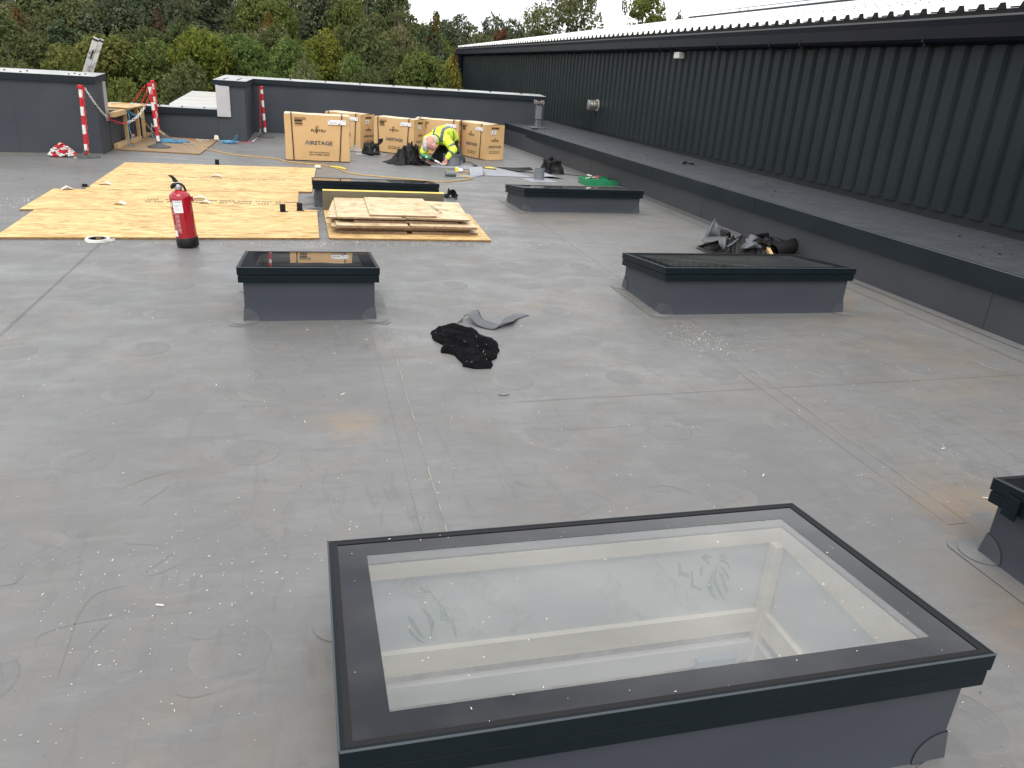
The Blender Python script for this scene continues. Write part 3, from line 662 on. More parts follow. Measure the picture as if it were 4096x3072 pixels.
    # bright arris on the upper frame
    mb = MB()
    for k, (a_, b_) in enumerate((((-hw+.002, .001), (hw-.002, .001)), ((-hw+.001, .002), (-hw+.001, dp-.002)))):
        mb.tube([(a_[0], a_[1], z(a_[1])-.0005), (b_[0], b_[1], z(b_[1])-.0005)], .0028, m_frame_edge, 6)
    mb.build('frame_arris', fr2)
    # lining of the opening
    x0, x1, y0, y1 = -hw+.085, hw-.085, .075, dp-.085
    def wall(za, zb, off, mt, name, par=e):
        mb = MB()
        X0, X1, Y0, Y1 = x0+off, x1-off, y0+off, y1-off
        for p, q in (((X0, Y0), (X0, Y1)), ((X0, Y1), (X1, Y1)), ((X1, Y1), (X1, Y0)), ((X1, Y0), (X0, Y0))):
            z1, z2 = (za, za) if isinstance(za, float) else (za(p[1]), za(q[1]))
            z3, z4 = (zb, zb) if isinstance(zb, float) else (zb(p[1]), zb(q[1]))
            mb.add([(p[0], p[1], z1), (q[0], q[1], z2), (q[0], q[1], z4), (p[0], p[1], z3)], [(0, 1, 2, 3)], mt)
            pass
        if off > .001:
            s_ = .03
            for zc in ((za, zb) if isinstance(zb, float) else (za,) if isinstance(za, float) else ()):
                mb.add([(X0-s_, Y0-s_, zc), (X1+s_, Y0-s_, zc), (X1+s_, Y1+s_, zc), (X0-s_, Y1+s_, zc), (X0, Y0, zc), (X1, Y0, zc), (X1, Y1, zc), (X0, Y1, zc)], [(k, (k+1) % 4, 4+(k+1) % 4, 4+k) for k in range(4)], mt)
        return mb.build(name, par)
    if near:
        wall(lambda y: z(y)-.040, lambda y: z(y)-.006, .004, mat('inner_frame_grey', (.50, .53, .58), .5), 'inner_frame')
        wall(.20, lambda y: z(y)-.040, .012, m_timber2, 'timber_lining')
        wall(-.075, .20, .001, m_foil, 'foil_lining')
        wall(-.16, -.075, .022, m_timber2, 'lower_timber')
        wall(-.20, -.16, .004, m_plaster, 'rough_joint')
        wall(-.28, -.20, .03, m_cabin, 'deck_edge')
        wall(-.42, -.28, .0, m_plaster, 'deck_side')
        wall(-.56, -.42, .05, m_cabin, 'ceiling_edge')
        mb = MB(); mb.box(x1-.040, x1-.002, y1-.042, y1-.002, -.42, .20, m_timber2); mb.box(x1-.25, x1-.10, y1-.05, y1-.02, -.52, -.24, mat('blue_grey_bracket', (.35, .43, .50), .5)); mb.build('corner_stud', e, bevel=.004)
        mb = MB(); mb.add([(x0-.02, y0-.02, -.56), (x1+.02, y0-.02, -.56), (x1+.02, y1+.02, -.56), (x0-.02, y1+.02, -.56)], [(0, 1, 2, 3)], mat('bounce_board', (.86, .84, .82), .8, (.72, .71, .70), 5, 6)); mb.build('shaft_floor', e)  # white floor added high in the shaft to bounce light onto the lining
        # faint print on the foil
        Mb = lambda u, v, rot: Matrix.Translation((u, y1-.0025, v)) @ Matrix.Rotation(rot, 4, 'Y')
        mb = MB(); ox = -cx
        puttext(mb, 'Kingspan', Mb(.93+ox, .195, R(47)), 0, 0, .46, .09, m_foilprint, .012)
        puttext(mb, 'Therma', Mb(.835+ox, .085, R(47)), 0, 0, .33, .075, m_foilprint, .012)
        puttext(mb, 'Kingspan', Mb(.56+ox, -.085, R(225)), 0, 0, .46, .09, m_foilprint, .012)
        puttext(mb, 'Therma', Mb(.70+ox, -.055, R(225)), 0, 0, .38, .085, m_foilprint, .012)
        for ox2, flip in ((0, 1), (1, -1)):
            for pl_ in ([(1640, 250), (1610, 350), (1600, 430), (1650, 530), (1740, 650), (1690, 560), (1650, 470), (1630, 380)], [(1650, 310), (1680, 400), (1700, 470), (1745, 545), (1735, 470), (1700, 370)], [(1655, 270), (1720, 350), (1760, 430), (1755, 370), (1710, 300)],
                [(1640, 210), (1740, 260), (1770, 330), (1765, 280), (1720, 220)], [(1640, 170), (1700, 160), (1745, 205), (1690, 195)], [(1600, 320), (1560, 420), (1545, 480), (1580, 560), (1640, 618), (1600, 540), (1585, 450)], [(1380, 320), (1385, 485), (1490, 520), (1495, 495), (1410, 465), (1398, 340)],
                [(1410, 500), (1450, 590), (1500, 690), (1530, 740), (1560, 790), (1545, 735), (1510, 680), (1470, 600), (1485, 520)], [(1258, 240), (1260, 360), (1370, 390), (1365, 350), (1290, 330), (1285, 250)], [(1530, 730), (1605, 780), (1585, 740)], [(1480, 190), (1515, 158), (1590, 190), (1545, 198), (1565, 265), (1520, 225)], [(1490, 260), (1465, 330), (1485, 400), (1500, 320)]):
                c_ = [PY(2200+a_/2.4578, 2150+b_/2.4578, y1+1.128) for a_, b_ in pl_]
                if flip > 0: vs = [Vector((p.x+ox, y1-.003, p.z)) for p in c_]
                else: vs = [Vector((1.585-p.x+ox, y1-.003, .058-p.z)) for p in c_]
                if any(v_.z < -.07 or v_.z > .195 for v_ in vs): continue
                mb.add(vs, [tuple(range(len(vs)))], mat('deep_green_print', (.30, .50, .44), .5))
        # clip to the foil height
        keep = [f for f in mb.f if all(-.072 < mb.v[i][2] < .195 and x0+.01 < mb.v[i][0] < x1-.01 for i in f)]
        mb.mi = [m_ for f_, m_ in zip(mb.f, mb.mi) if f_ in set(keep)] if False else [q_[1] for q_ in zip(mb.f, mb.mi) if all(-.072 < mb.v[i][2] < .195 and x0+.01 < mb.v[i][0] < x1-.01 for i in q_[0])]; mb.f = keep
        mb.build('foil_print', e)
    else:
        dk = mat('shaded_lining', (.035, .033, .03), .7)  # lining and floor colours darkened to paint the gloom of the shaft
        wall(-.30, lambda y: z(y)-.022, .001, mat('timber_lining_shaded', (.07, .06, .045), .7), 'timber_lining')
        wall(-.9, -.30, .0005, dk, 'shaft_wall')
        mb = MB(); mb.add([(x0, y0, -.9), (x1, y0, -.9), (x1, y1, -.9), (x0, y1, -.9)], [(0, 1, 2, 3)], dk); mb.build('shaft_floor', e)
    return e
rl0 = rooflight(.800, 1.128, 1.562, .848, .367, 'nearest rooflight, its clear pane showing timber and foil lining inside', near=True)
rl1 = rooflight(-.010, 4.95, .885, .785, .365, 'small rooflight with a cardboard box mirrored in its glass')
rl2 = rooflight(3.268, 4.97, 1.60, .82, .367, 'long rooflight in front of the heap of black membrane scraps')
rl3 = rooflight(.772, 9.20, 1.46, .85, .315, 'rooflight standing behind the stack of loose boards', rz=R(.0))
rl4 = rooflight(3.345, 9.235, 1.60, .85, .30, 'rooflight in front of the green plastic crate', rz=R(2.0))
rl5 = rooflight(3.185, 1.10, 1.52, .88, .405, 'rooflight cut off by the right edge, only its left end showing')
mb = MB(); mb.box(-.772, -.762, .74, .80, .215, .30, m_frame); mb.build('frame_clip', rl5, bevel=.002)

# ================================================================ OSB SHEETS
def board(name, poly, z, th, mt, me, label, group, cat='board', tilt=None, ox=None):
    mb = MB(); mb.prism(poly, 0, th, me, mt)
    o = mb.build(name, bevel=.0015, seg=1); o.location.z = z; return tag(o, label, cat, group)
GS = 'osb sheets laid flat on the roof'
board('osb_sheet', [(-2.60, 7.36), (.085, 7.49), (.085, 8.98), (-.118, 8.99), (-.118, 9.02), (-2.66, 8.68)], .001, .018, m_osb, m_osbedge, 'front osb sheet lying behind the fire extinguisher', GS)
board('osb_sheet', [(-2.80, 8.69), (-.122, 9.03), (-.122, 10.18), (-2.84, 10.02)], .001, .0165, m_osb, m_osbedge, 'osb sheet sticking out furthest to the left', GS)
board('osb_sheet', [(-2.52, 10.05), (-.12, 10.19), (-.12, 10.27), (.04, 10.28), (.08, 11.45), (-2.55, 11.33)], .001, .018, m_osb, m_osbedge, 'osb sheet ending at the far corner of the rooflight by the board stack', GS)
board('osb_sheet', [(-2.55, 11.34), (.08, 11.46), (.125, 12.66), (-2.57, 12.58)], .001, .0175, m_osb, m_osbedge, 'furthest osb sheet, its back edge nearest the barrier posts', GS)
for k in range(3):   # printed wording worn to dashes on the sheets
    mb = MB(); yy = (9.42, 9.28, 11.2)[k]
    for i in range(46 if k else 60):
        x = -1.75+i*.032
        if random.random() < .8: mb.box(x, x+.018+.010*random.random(), yy+.02*nz(i, k), yy+.055+.02*nz(i, k), 0, .0006, mat('faded_board_print', (.17, .14, .10), .8))
    o = mb.build('worn_print'); o.location.z = .0192
    tag(o, ('line of worn dark printing across the left osb sheet', 'second worn line of printing just in front of the first', 'worn line of printing on the third osb sheet')[k], 'marking')
board('base_board', [(.175, 7.50), (1.76, 7.48), (1.82, 8.93), (.155, 9.14)], .001, .018, m_osb, m_osbedge, 'osb board lying under the whole stack of offcuts', None)
GB = 'loose boards stacked in front of the rooflight'
def rect(x0, y0, x1, y1, a=0., j=.0):
    c = ((x0+x1)/2, (y0+y1)/2); P_ = []
    for x, y in ((x0, y0), (x1, y0), (x1, y1), (x0, y1)):
        dx, dy = x-c[0], y-c[1]; P_.append((c[0]+dx*math.cos(a)-dy*math.sin(a)+random.uniform(-j, j), c[1]+dx*math.sin(a)+dy*math.cos(a)+random.uniform(-j, j)))
    return P_
zz = .0195
for nm, rc, th, lab in (
    ('osb_offcut', rect(.275, 7.70, .95, 8.6, .00, .008), .022, 'bottom left offcut of the board stack'),
    ('osb_offcut', rect(.99, 7.71, 1.665, 8.5, .00, .008), .022, 'bottom right offcut of the board stack'),
    ('osb_offcut', rect(.26, 7.76, 1.57, 8.7, .012, .01), .018, 'long board resting on the two bottom offcuts'),
    ('osb_offcut', rect(.215, 7.70, 1.58, 8.65, -.014, .01), .024, 'long dark edged board in the middle of the stack'),
    ('osb_offcut', rect(.245, 7.64, .94, 8.7, .02, .01), .024, 'pink tinged offcut showing its top at the left of the stack'),
    ('osb_offcut', rect(.98, 7.66, 1.67, 8.65, -.03, .01), .024, 'offcut sticking out to the right of the stack below the top boards'),
    ('osb_offcut', rect(.42, 7.80, 1.47, 8.7, .01, .01), .018, 'thin board tucked under the top boards'),
    ('osb_offcut', [(.16, 7.88), (.42, 7.86), (.42, 8.95), (.26, 8.93)], .014, 'narrow board poking out to the left near the top of the stack'),
    ('osb_offcut', rect(.265, 7.77, .95, 8.96, -.01, .01), .018, 'upper left board of the stack, partly covered by the topmost'),
    ('osb_offcut', [(.90, 7.80), (1.585, 7.75), (1.66, 8.80), (1.0, 8.92)], .018, 'upper right board of the stack with lettering stamped on it'),
    ('osb_offcut', rect(.59, 7.83, 1.26, 8.92, -.015, .006), .016, 'topmost board of the stack')):
    z0 = {'bottom left offcut of the board stack': .0195, 'bottom right offcut of the board stack': .0195}.get(lab)
    if z0 is None: z0 = zz
    if lab.startswith('bottom'): zz = .0195+.0225
    elif lab.startswith('pink'): z0 = zz
    elif lab.startswith('offcut sticking'): z0 = pz
    elif lab.startswith('upper right'): z0 = pz2
    if not lab.startswith(('bottom', 'offcut sticking', 'upper right')): pz = z0; zz = z0+th+.002
    if lab.startswith('upper left'): pz2 = z0
    board(nm, rc, z0, th, m_osbold, m_osbedge2, lab, GB)
    if lab.startswith('upper right'):
        T = Matrix.Translation((1.335, 8.42, z0+th+.0008)) @ Matrix.Rotation(R(-86), 4, 'Z') @ Matrix.Rotation(R(-90), 4, 'X')
        mb = MB(); puttext(mb, 'LAY LENGTH', T, -.15, -.04, .50, .05, mat('stamp_ink', (.16, .13, .12), .8)); puttext(mb, 'ACROSS JOISTS', T, -.1, -.12, .46, .04, MATS['stamp_ink'])
        tag(mb.build('stamped_lettering'), 'dark stamped lettering on the upper right board of the stack', 'marking')
mb = MB(); M = Matrix.Translation((.835, 9.0, .02)) @ Matrix.Rotation(R(9), 4, 'X')
mb.box(-.685, .685, -.01, .04, 0, .225, mat('foam_facing_shaded', (.13, .115, .08), .5), M, m_yel)  # front face darkened in its colour to look shadowed
tag(mb.build('insulation_board', bevel=.002), 'insulation board with yellow foam edge leaning on the rooflight kerb', 'board')
# small cut bits on the sheets
cO = crop(0, 600, 1.7015); cS = crop(1250, 640, 2.949)
k = 0
for (a, b), lab in (((458, 268), 'folded card scrap at the left edge of the osb sheets'), ((720, 236), 'folded card scrap beside the left end of the worn print'), ((815, 370), 'folded card scrap left of the fire extinguisher'), ((1362, 332), 'folded card scrap just right of the extinguisher, the further one'), ((1395, 362), 'folded card scrap just right of the extinguisher, the nearer one'), ((1475, 182), 'folded card scrap far behind the extinguisher')):
    p = G(*cO(a, b), .02); mb = MB(); s = .06+.015*(k % 2); k += 1
    A = random.uniform(-.4, .4)
    M = Matrix.Translation((p.x, p.y, .0205)) @ Matrix.Rotation(A, 4, 'Z')
    mb.add([M @ Vector(q) for q in ((-s, -.03, 0), (-s, .05, .0), (0, .055, .035), (0, -.03, .03), (s, .05, 0), (s, -.03, 0))], [(0, 3, 2, 1), (3, 5, 4, 2)], m_paper)
    tag(mb.build('folded_scrap', solid=.002), lab, 'scrap', 'folded card scraps on the osb')
for (a, b), lab in (((1925, 418), 'small black plastic angle standing on the front osb sheet'), ((2040, 410), 'small black plastic angle at the notch in the osb sheets'), ((1478, 92), 'small black plastic angle behind the far edge of the osb'), ((578, 248), 'small dark offcut at the left edge of the osb')):
    p = G(*cO(a, b), .02); mb = MB(); M = Matrix.Translation((p.x, p.y, .020 if b > 200 else .001)) @ Matrix.Rotation(random.uniform(-.3, .3), 4, 'Z')
    mb.box(-.03, .03, -.004, .004, 0, .08 if b != 248 else .03, m_black, M); mb.box(-.03, .05, -.05, -.005, 0, .006, m_black, M)
    tag(mb.build('plastic_angle', bevel=.002), lab, 'bracket', 'black plastic angles')
# roll of tape
tr = empty('tape_roll', (-1.80, 7.345, 0), 'thin roll of white and black tape lying flat in front of the osb', 'tape')
mb = MB(); mb.lathe([(.075, 0), (.098, 0), (.098, .022), (.075, .022), (.075, 0)], m_wht, 40, cap=False); mb.lathe([(.058, .001), (.074, .001), (.074, .0235), (.058, .0235), (.058, .001)], m_black, 36, cap=False)
mb.build('reel', tr, smooth=True)
mb = MB(); mb.grid(lambda a, b: Vector((.04+.10*a, -.085+.10*a*a+.02*math.sin(a*4), .002+.024*b)), 10, 1, m_wht); mb.build('loose_end', tr, solid=.002)

# ================================================================ FIRE EXTINGUISHER
fe = empty('fire_extinguisher', (-1.035, 7.15, .004), 'red fire extinguisher with white inspection label standing before the osb', 'fire extinguisher', rz=R(-8))
fe.rotation_euler = (R(0), R(-4.2), R(8))
rr = .087
mb = MB(); mb.lathe([(rr-.008, .06), (rr-.001, .07), (rr, .08), (rr, .415), (.084, .44), (.074, .458), (.055, .472), (.034, .480), (.027, .486), (.026, .498)], m_ext, 48); mb.build('cylinder', fe, smooth=True)
mb = MB(); mb.lathe([(.078, 0), (.088, .004), (.091, .012), (.091, .082), (.088, .086), (.0, .086)], m_black, 48); mb.build('base_cap', fe, smooth=True)
mb = MB(); mb.lathe([(.03, .49), (.033, .492), (.033, .512), (.024, .518), (.02, .535)], m_steel, 24); hd = mb.build('valve', fe, smooth=True)
mb = MB()
mb.tube([(.012, 0, .528), (-.012, 0, .552), (-.022, 0, .578), (-.035, 0, .598), (-.058, 0, .610)], [.018, .020, .016, .012, .005], m_black, 10); mb.build('lever', hd, smooth=True)
mb = MB(); mb.tube([(.010, 0, .535), (-.03, -.002, .530), (-.048, -.002, .512), (-.052, -.002, .498)], [.018, .021, .016, .008], m_black, 10); mb.build('carry_handle', hd, smooth=True)
mb = MB(); mb.tube([(.01, 0, .535), (.03, .0, .530), (.045, .0, .510), (.052, .0, .487), (.054, .01, .468)], .0095, m_black, 10); mb.build('hose', fe, smooth=True)
mb = MB(); mb.torus(Matrix.Translation((.026, -.008, .556)) @ Matrix.Rotation(R(80), 4, 'X'), .015, .015, .0014, m_steel, 20, 6); mb.tube([(-.05, -.018, .548), (.02, -.018, .552)], .0018, m_steel, 6); mb.build('safety_pin', hd)
mb = MB(); mb.box(.084, .100, -.012, .012, .385, .425, m_ext); mb.box(.097, .104, -.014, -.008, .38, .42, m_ext); mb.build('wall_hook', fe, bevel=.003)
def wrap(mb, a0, a1, z0, z1, mt, r=rr+.0012, n=10):
    mb.grid(lambda a, b: Vector((r*math.cos(R(a0+(a1-a0)*a)), r*math.sin(R(a0+(a1-a0)*a)), z0+(z1-z0)*b)), n, 1, mt)
def wraptext(mb, body, a0, z0, wd, ht, mt, r=rr+.0025):
    vs, fs = textmesh(body); ax = min(v.x for v in vs); bx2 = max(v.x for v in vs); ay = min(v.y for v in vs); by = max(v.y for v in vs)
    o = []
    for v in vs:
        a = R(a0)+((v.x-ax)/(bx2-ax)*wd)/rr; o.append(Vector((r*math.cos(a), r*math.sin(a), z0+(v.y-ay)/(by-ay)*ht)))
    mb.add(o, fs, mt)
mb = MB(); wrap(mb, 223, 276, .305, .408, m_white); wrap(mb, 190, 217, .352, .392, mat('cream_label', (.62, .60, .42), .5)); wrap(mb, 196, 222, .10, .155, m_white)
wraptext(mb, 'Fire & Safety', 227, .391, .068, .011, mat('green_ink', (.03, .12, .09), .6))
for i in range(3): wrap(mb, 232, 268, .375-.006*i, .3765-.006*i, mat('grey_ink', (.35, .35, .37), .6), rr+.0018)
wrap(mb, 230, 252, .356, .360, MATS['grey_ink'], rr+.0018)
for i in range(6): wrap(mb, 236+6*i, 236.6+6*i, .318, .350, MATS['grey_ink'], rr+.0018, 1)
for i in range(4): wrap(mb, 236, 268, .322+.007*i, .3226+.007*i, MATS['grey_ink'], rr+.0018)
lb = mb.build('label', fe)
mb = MB(); pk = mat('pink_print', (.75, .55, .55), .5)
def frame_(a0, a1, z0, z1, t=.0016):
    r = rr+.0014; da = math.degrees(t/rr)
    wrap(mb, a0, a1, z0, z0+t, pk, r); wrap(mb, a0, a1, z1-t, z1, pk, r); wrap(mb, a0, a0+da, z0, z1, pk, r, 1); wrap(mb, a1-da, a1, z0, z1, pk, r, 1)
for i, (z0, z1) in enumerate(((.262, .292), (.226, .254), (.180, .222), (.135, .172))): frame_(229, 249, z0, z1)
frame_(196, 225, .300, .325); frame_(200, 226, .120, .298)
for i in range(5): wrap(mb, 200, 222, .165+.008*i, .167+.008*i, pk, rr+.0014)
wraptext(mb, 'O', 234, .268, .018, .018, pk, rr+.0014); wraptext(mb, 'CE', 233, .233, .019, .014, pk, rr+.0014); wraptext(mb, 'V', 233.5, .186, .018, .026, pk, rr+.0014); wraptext(mb, 'O', 234, .148, .018, .018, pk, rr+.0014)
mb.build('printed_symbols', fe)

# ================================================================ CARDBOARD BOXES
def cbox(corner, rz, wd, dp, ht, label, corner_right=True, tattered=False):
    """corner = front right bottom corner; front runs along local -x from it"""
    e = empty('cardboard_box', (*corner, 0), label, 'box', 'cardboard cartons in front of the far parapet', rz)
    mb = MB(); n = 8
    def sag(x, y, z): return Vector((x+.006*nz(x*4, z*4, wd+rz), y+.008*nz(x*3, z*3, 5+rz), z))
    # walls
    mb.grid(lambda a, b: sag(-wd+wd*a, 0, .006+(ht-.006)*b)-Vector((0, .006*math.sin(math.pi*a)*math.sin(math.pi*b), 0)), 12, 10, m_card)
    mb.grid(lambda a, b: Vector((.008*math.sin(math.pi*a)*math.sin(math.pi*b)+(.03*max(0, 1-b*6)*math.sin(a*3) if tattered else 0), dp*a, .006+(ht-.006)*b)), 8, 10, m_card)
    mb.grid(lambda a, b: Vector((-wd*a, dp, .006+(ht-.006)*b)), 4, 4, m_card); mb.grid(lambda a, b: Vector((-wd, dp-dp*a, .006+(ht-.006)*b)), 4, 4, m_card)
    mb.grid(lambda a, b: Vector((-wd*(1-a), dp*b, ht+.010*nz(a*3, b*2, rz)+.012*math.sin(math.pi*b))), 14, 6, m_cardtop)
    mb.add([(-wd, 0, .006), (0, 0, .006), (0, dp, .006), (-wd, dp, .006)], [(3, 2, 1, 0)], m_print)
    mb.build('carton', e, smooth=True, angle=50)
    mb = MB(); mb.box(-wd-.004, .004, -.006, dp+.004, 0, .014, m_print); mb.build('base_tray', e)
    for fx in (.105, .885):
        mb = MB(); x = -wd+fx*wd; bxo = (.02 if fx < .5 else -.045)*wd
        P_ = [(x+bxo, -.012, .01), (x, -.014, ht), (x, -.004, ht+.018), (x, dp*.5, ht+.026), (x, dp+.008, ht+.004), (x, dp+.008, .01)]
        for a, b in zip(P_[:-1], P_[1:]):
            a = Vector(a); b = Vector(b); w_ = Vector((.0085, 0, 0)); mb.add([a-w_, a+w_, b+w_, b-w_], [(0, 1, 2, 3)], m_strap)
        mb.build('strap', e, solid=.002)
    F_ = Matrix.Translation((-wd, -.0125, 0)); mb = MB()
    X = lambda f: f*wd
    puttext(mb, 'FUJITSU', F_, X(.405), ht*.627, X(.222), ht*.072, m_print)
    for (fx, fz, r_) in ((.485, .735, .014), (.504, .752, .017)): mb.torus(F_ @ Matrix.Translation((X(fx), 0, ht*fz)) @ Matrix.Rotation(R(90), 4, 'X'), wd*r_, wd*r_, .0022, m_print, 14, 4)
    mb.box(X(.488), X(.494), 0, .0005, ht*.60, ht*.725, m_print, F_)
    puttext(mb, '\u039BIRSTAGE', F_, X(.305), ht*.365, X(.425), ht*.088, m_printb)
    puttext(mb, 'SPLIT TYPE OUTDOOR UNIT', F_, X(.367), ht*.185, X(.315), ht*.028, m_print)
    puttext(mb, 'FUJITSU GENERAL LIMITED', F_, X(.367), ht*.130, X(.315), ht*.034, m_print)
    for i in range(5):
        x = .150+.036*i; mb.box(X(x), X(x+.031), 0, .0005, ht*.895, ht*.940, m_print, F_); mb.box(X(x+.004), X(x+.027), -.001, -.0005, ht*.902, ht*.933, m_card, F_)
        mb.box(X(x+.011), X(x+.020), -.002, -.0012, ht*.908, ht*.926, m_print, F_)
    for i in range(4): mb.box(X(.152+.030*i), X(.179+.030*i), 0, .0005, ht*.845, ht*.885, m_print, F_)
    mb.box(X(.155), X(.275), 0, .0005, ht*.800, ht*.820, m_print, F_); mb.box(X(.155), X(.275), 0, .0005, ht*.760, ht*.765, m_print, F_); mb.box(X(.155), X(.275), 0, .0005, ht*.785, ht*.790, m_print, F_)
    mb.build('printed_wording', e)
    mb = MB(); mb.box(X(.665), X(.948), -.004, -.001, ht*.815, ht*.915, m_white, F_)
    F2 = Matrix.Translation((-wd, -.0170, 0))
    mb.torus(F2 @ Matrix.Translation((X(.685), 0, ht*.895)) @ Matrix.Rotation(R(90), 4, 'X'), .012, .012, .002, m_print, 12, 4)
    mb.box(X(.69), X(.81), 0, .0004, ht*.845, ht*.858, mat('label_ink', (.2, .2, .22), .6), F2); mb.box(X(.83), X(.86), 0, .0004, ht*.82, ht*.835, m_print, F2); mb.box(X(.90), X(.94), 0, .0004, ht*.885, ht*.895, MATS['label_ink'], F2); mb.box(X(.89), X(.935), 0, .0004, ht*.85, ht*.855, MATS['label_ink'], F2)
    mb.add([F2 @ Vector(p) for p in ((X(.852), 0, ht*.85), (X(.875), 0, ht*.85), (X(.864), 0, ht*.885))], [(0, 1, 2)], mat('warning_orange', (.55, .25, .03), .6))
    mb.build('address_label', e)
    E_ = Matrix.Translation((.0135, 0, 0)) @ Matrix.Rotation(R(90), 4, 'Z'); mb = MB(); D = lambda f: f*dp
    puttext(mb, 'FUJITSU', E_, D(.33), ht*.515, D(.38), ht*.068, m_print); mb.torus(E_ @ Matrix.Translation((D(.51), 0, ht*.61)) @ Matrix.Rotation(R(90), 4, 'X'), .015, .015, .002, m_print, 12, 4)
    puttext(mb, '\u039BIRSTAGE', E_, D(.18), ht*.355, D(.66), ht*.062, m_printb)
    puttext(mb, 'SPLIT TYPE OUTDOOR UNIT', E_, D(.24), ht*.235, D(.54), ht*.025, m_print); puttext(mb, 'FUJITSU GENERAL LIMITED', E_, D(.24), ht*.185, D(.54), ht*.028, m_print)
    for i in range(4): mb.box(D(.32+.10*i), D(.40+.10*i), -.0003, .0003, ht*.885, ht*.935, m_print, E_)
    mb.build('printed_wording', e)
    mb = MB(); mb.box(D(.32), D(.55), -.002, .001, ht*.735, ht*.845, m_white, E_); mb.box(D(.36), D(.51), -.004, -.0025, ht*.805, ht*.825, MATS['label_ink'], E_); mb.box(D(.38), D(.50), -.004, -.0025, ht*.765, ht*.785, MATS['label_ink'], E_)
    mb.build('white_sticker', e, bevel=.001)
    return e
cbox((.692, 13.655), R(-1.3), 1.035, .42, .735, 'large carton standing alone at the front left of the row')
cbox((1.01, 15.80), R(-40), .84, .48, .645, 'carton half hidden behind the large front carton')
cbox((1.95, 15.10), R(-36), .86, .46, .640, 'carton with full printed front left of the kneeling worker')
cbox((2.84, 15.30), R(-19), .86, .46, .645, 'carton directly behind the kneeling worker')
cbox((3.25, 14.80), R(-66), .86, .46, .640, 'rightmost carton, with a crushed lower corner', tattered=True)

# ================================================================ WORKER
def V(a, b, c): return Vector((a, b, c))
wk = empty('person', (2.35, 14.05, 0), 'person in yellow hi-vis jacket kneeling and bent over, holding a green heat gun', 'person')
pel = V(2.50, 14.36, .40); che = V(2.28, 13.98, .47); nek = V(2.15, 13.84, .425); hed = V(2.06, 13.76, .372)
sL = V(2.06, 14.02, .40); sR = V(2.38, 13.84, .40)
eL = V(1.98, 13.94, .20); wL = V(2.03, 13.80, .085); eR = V(2.475, 13.74, .265); wR = V(2.35, 13.68, .135)
kL = V(2.20, 14.02, .075); kR = V(2.46, 13.96, .085); aL = V(2.50, 14.50, .06); aR = V(2.66, 14.36, .15)
hL = V(2.075, 13.735, .06); hR = V(2.325, 13.655, .085)
fing = []
for c0, dr, sd_ in ((hL, V(.75, -.45, -.15).normalized(), V(.3, .5, .6).normalized()), (hR, V(-.25, -.35, -.9).normalized(), V(.8, -.4, .1).normalized())):
    for i in range(4):
        b0 = c0+sd_*(i-1.5)*.019+dr*.02; l = (.030, .036, .034, .027)[i]; m1 = b0+dr*l; m2 = m1+(dr*.6+sd_.cross(dr)*-.5).normalized()*l*.8
        fing += [(b0, m1, .0095, .0088), (m1, m2, .0088, .0072)]
    th0 = c0-sd_*.030; th1 = th0+(dr*.5-sd_*.7).normalized()*.03; fing += [(th0, th1, .011, .010), (th1, th1+dr*.028, .010, .008)]
Rh = Vector((.62, -.20, -.60)).to_track_quat('X', 'Z').to_matrix()
blob('body', [(pel, che, .11, .12), (che, nek, .10, .065), (nek, hed, .06, .06), (sL, eL, .045, .038), (eL, wL, .036, .026), (sR, eR, .045, .038), (eR, wR, .036, .026),
              (wL, hL, .026, .028), (wR, hR, .026, .028), (pel, kL, .08, .05), (kL, aL, .05, .035), (pel, kR, .08, .05), (kR, aR, .05, .035), (che, sL, .07, .05), (che, sR, .07, .05),
              (hed+V(.045, -.035, -.075), hed+V(.062, -.048, -.070), .016, .011), (hed+V(.05, .0, -.11), hed+V(.055, -.01, -.115), .03, .02), *fing],
     m_skin, .0065, wk, 1, [(hed, (.098, .082, .118), Matrix.Rotation(R(25), 3, 'Y') @ Matrix.Rotation(R(-20), 3, 'X')), (hed+V(.088, .03, -.01), (.012, .022, .030), Matrix.Identity(3)), (hed+V(.05, -.05, -.055), (.055, .045, .06), Matrix.Identity(3))])
mb = MB()
for s in (-1, 1): mb.lathe([(.009, 0), (.007, .005), (0, .007)], m_print, 10, Matrix.Translation(hed+V(.045+.022*s, -.092+.012*s, -.045)) @ Matrix.Rotation(R(80), 4, 'X'))
mb.tube([hed+V(.04, -.08, -.10), hed+V(.075, -.075, -.10)], .004, mat('lips', (.35, .12, .10), .6), 6); mb.build('eyes_and_mouth', wk)
hair = blob('hair', [], m_hair, .008, wk, 1, [(hed+V(-.075, .015, -.035), (.050, .085, .105), Matrix.Rotation(R(12), 3, 'Y')), (hed+V(.040, .045, .055), (.082, .062, .070), Matrix.Identity(3)), (hed+V(.088, .010, .025), (.036, .050, .060), Matrix.Identity(3)), (hed+V(-.045, .055, .02), (.06, .05, .08), Matrix.Identity(3)), (hed+V(-.07, -.01, -.095), (.04, .04, .05), Matrix.Identity(3))])
jk = blob('jacket', [(pel+V(.01, 0, .02), pel.lerp(che, .5)+V(0, 0, .035), .165, .180), (pel.lerp(che, .5)+V(0, 0, .035), che+V(-.01, 0, .01), .180, .165), (che, nek+V(.02, .03, 0), .150, .09), (che, sL, .125, .088), (che, sR, .125, .088),
                     (sL, eL, .086, .064), (eL, wL+V(-.01, .02, .02), .062, .046), (sR, eR, .088, .070), (eR, wR+V(.01, .008, .012), .068, .048)], m_hiv, .011, wk, 3)
me = jk.data
for mt in (m_refl, m_orange): me.materials.append(mt)
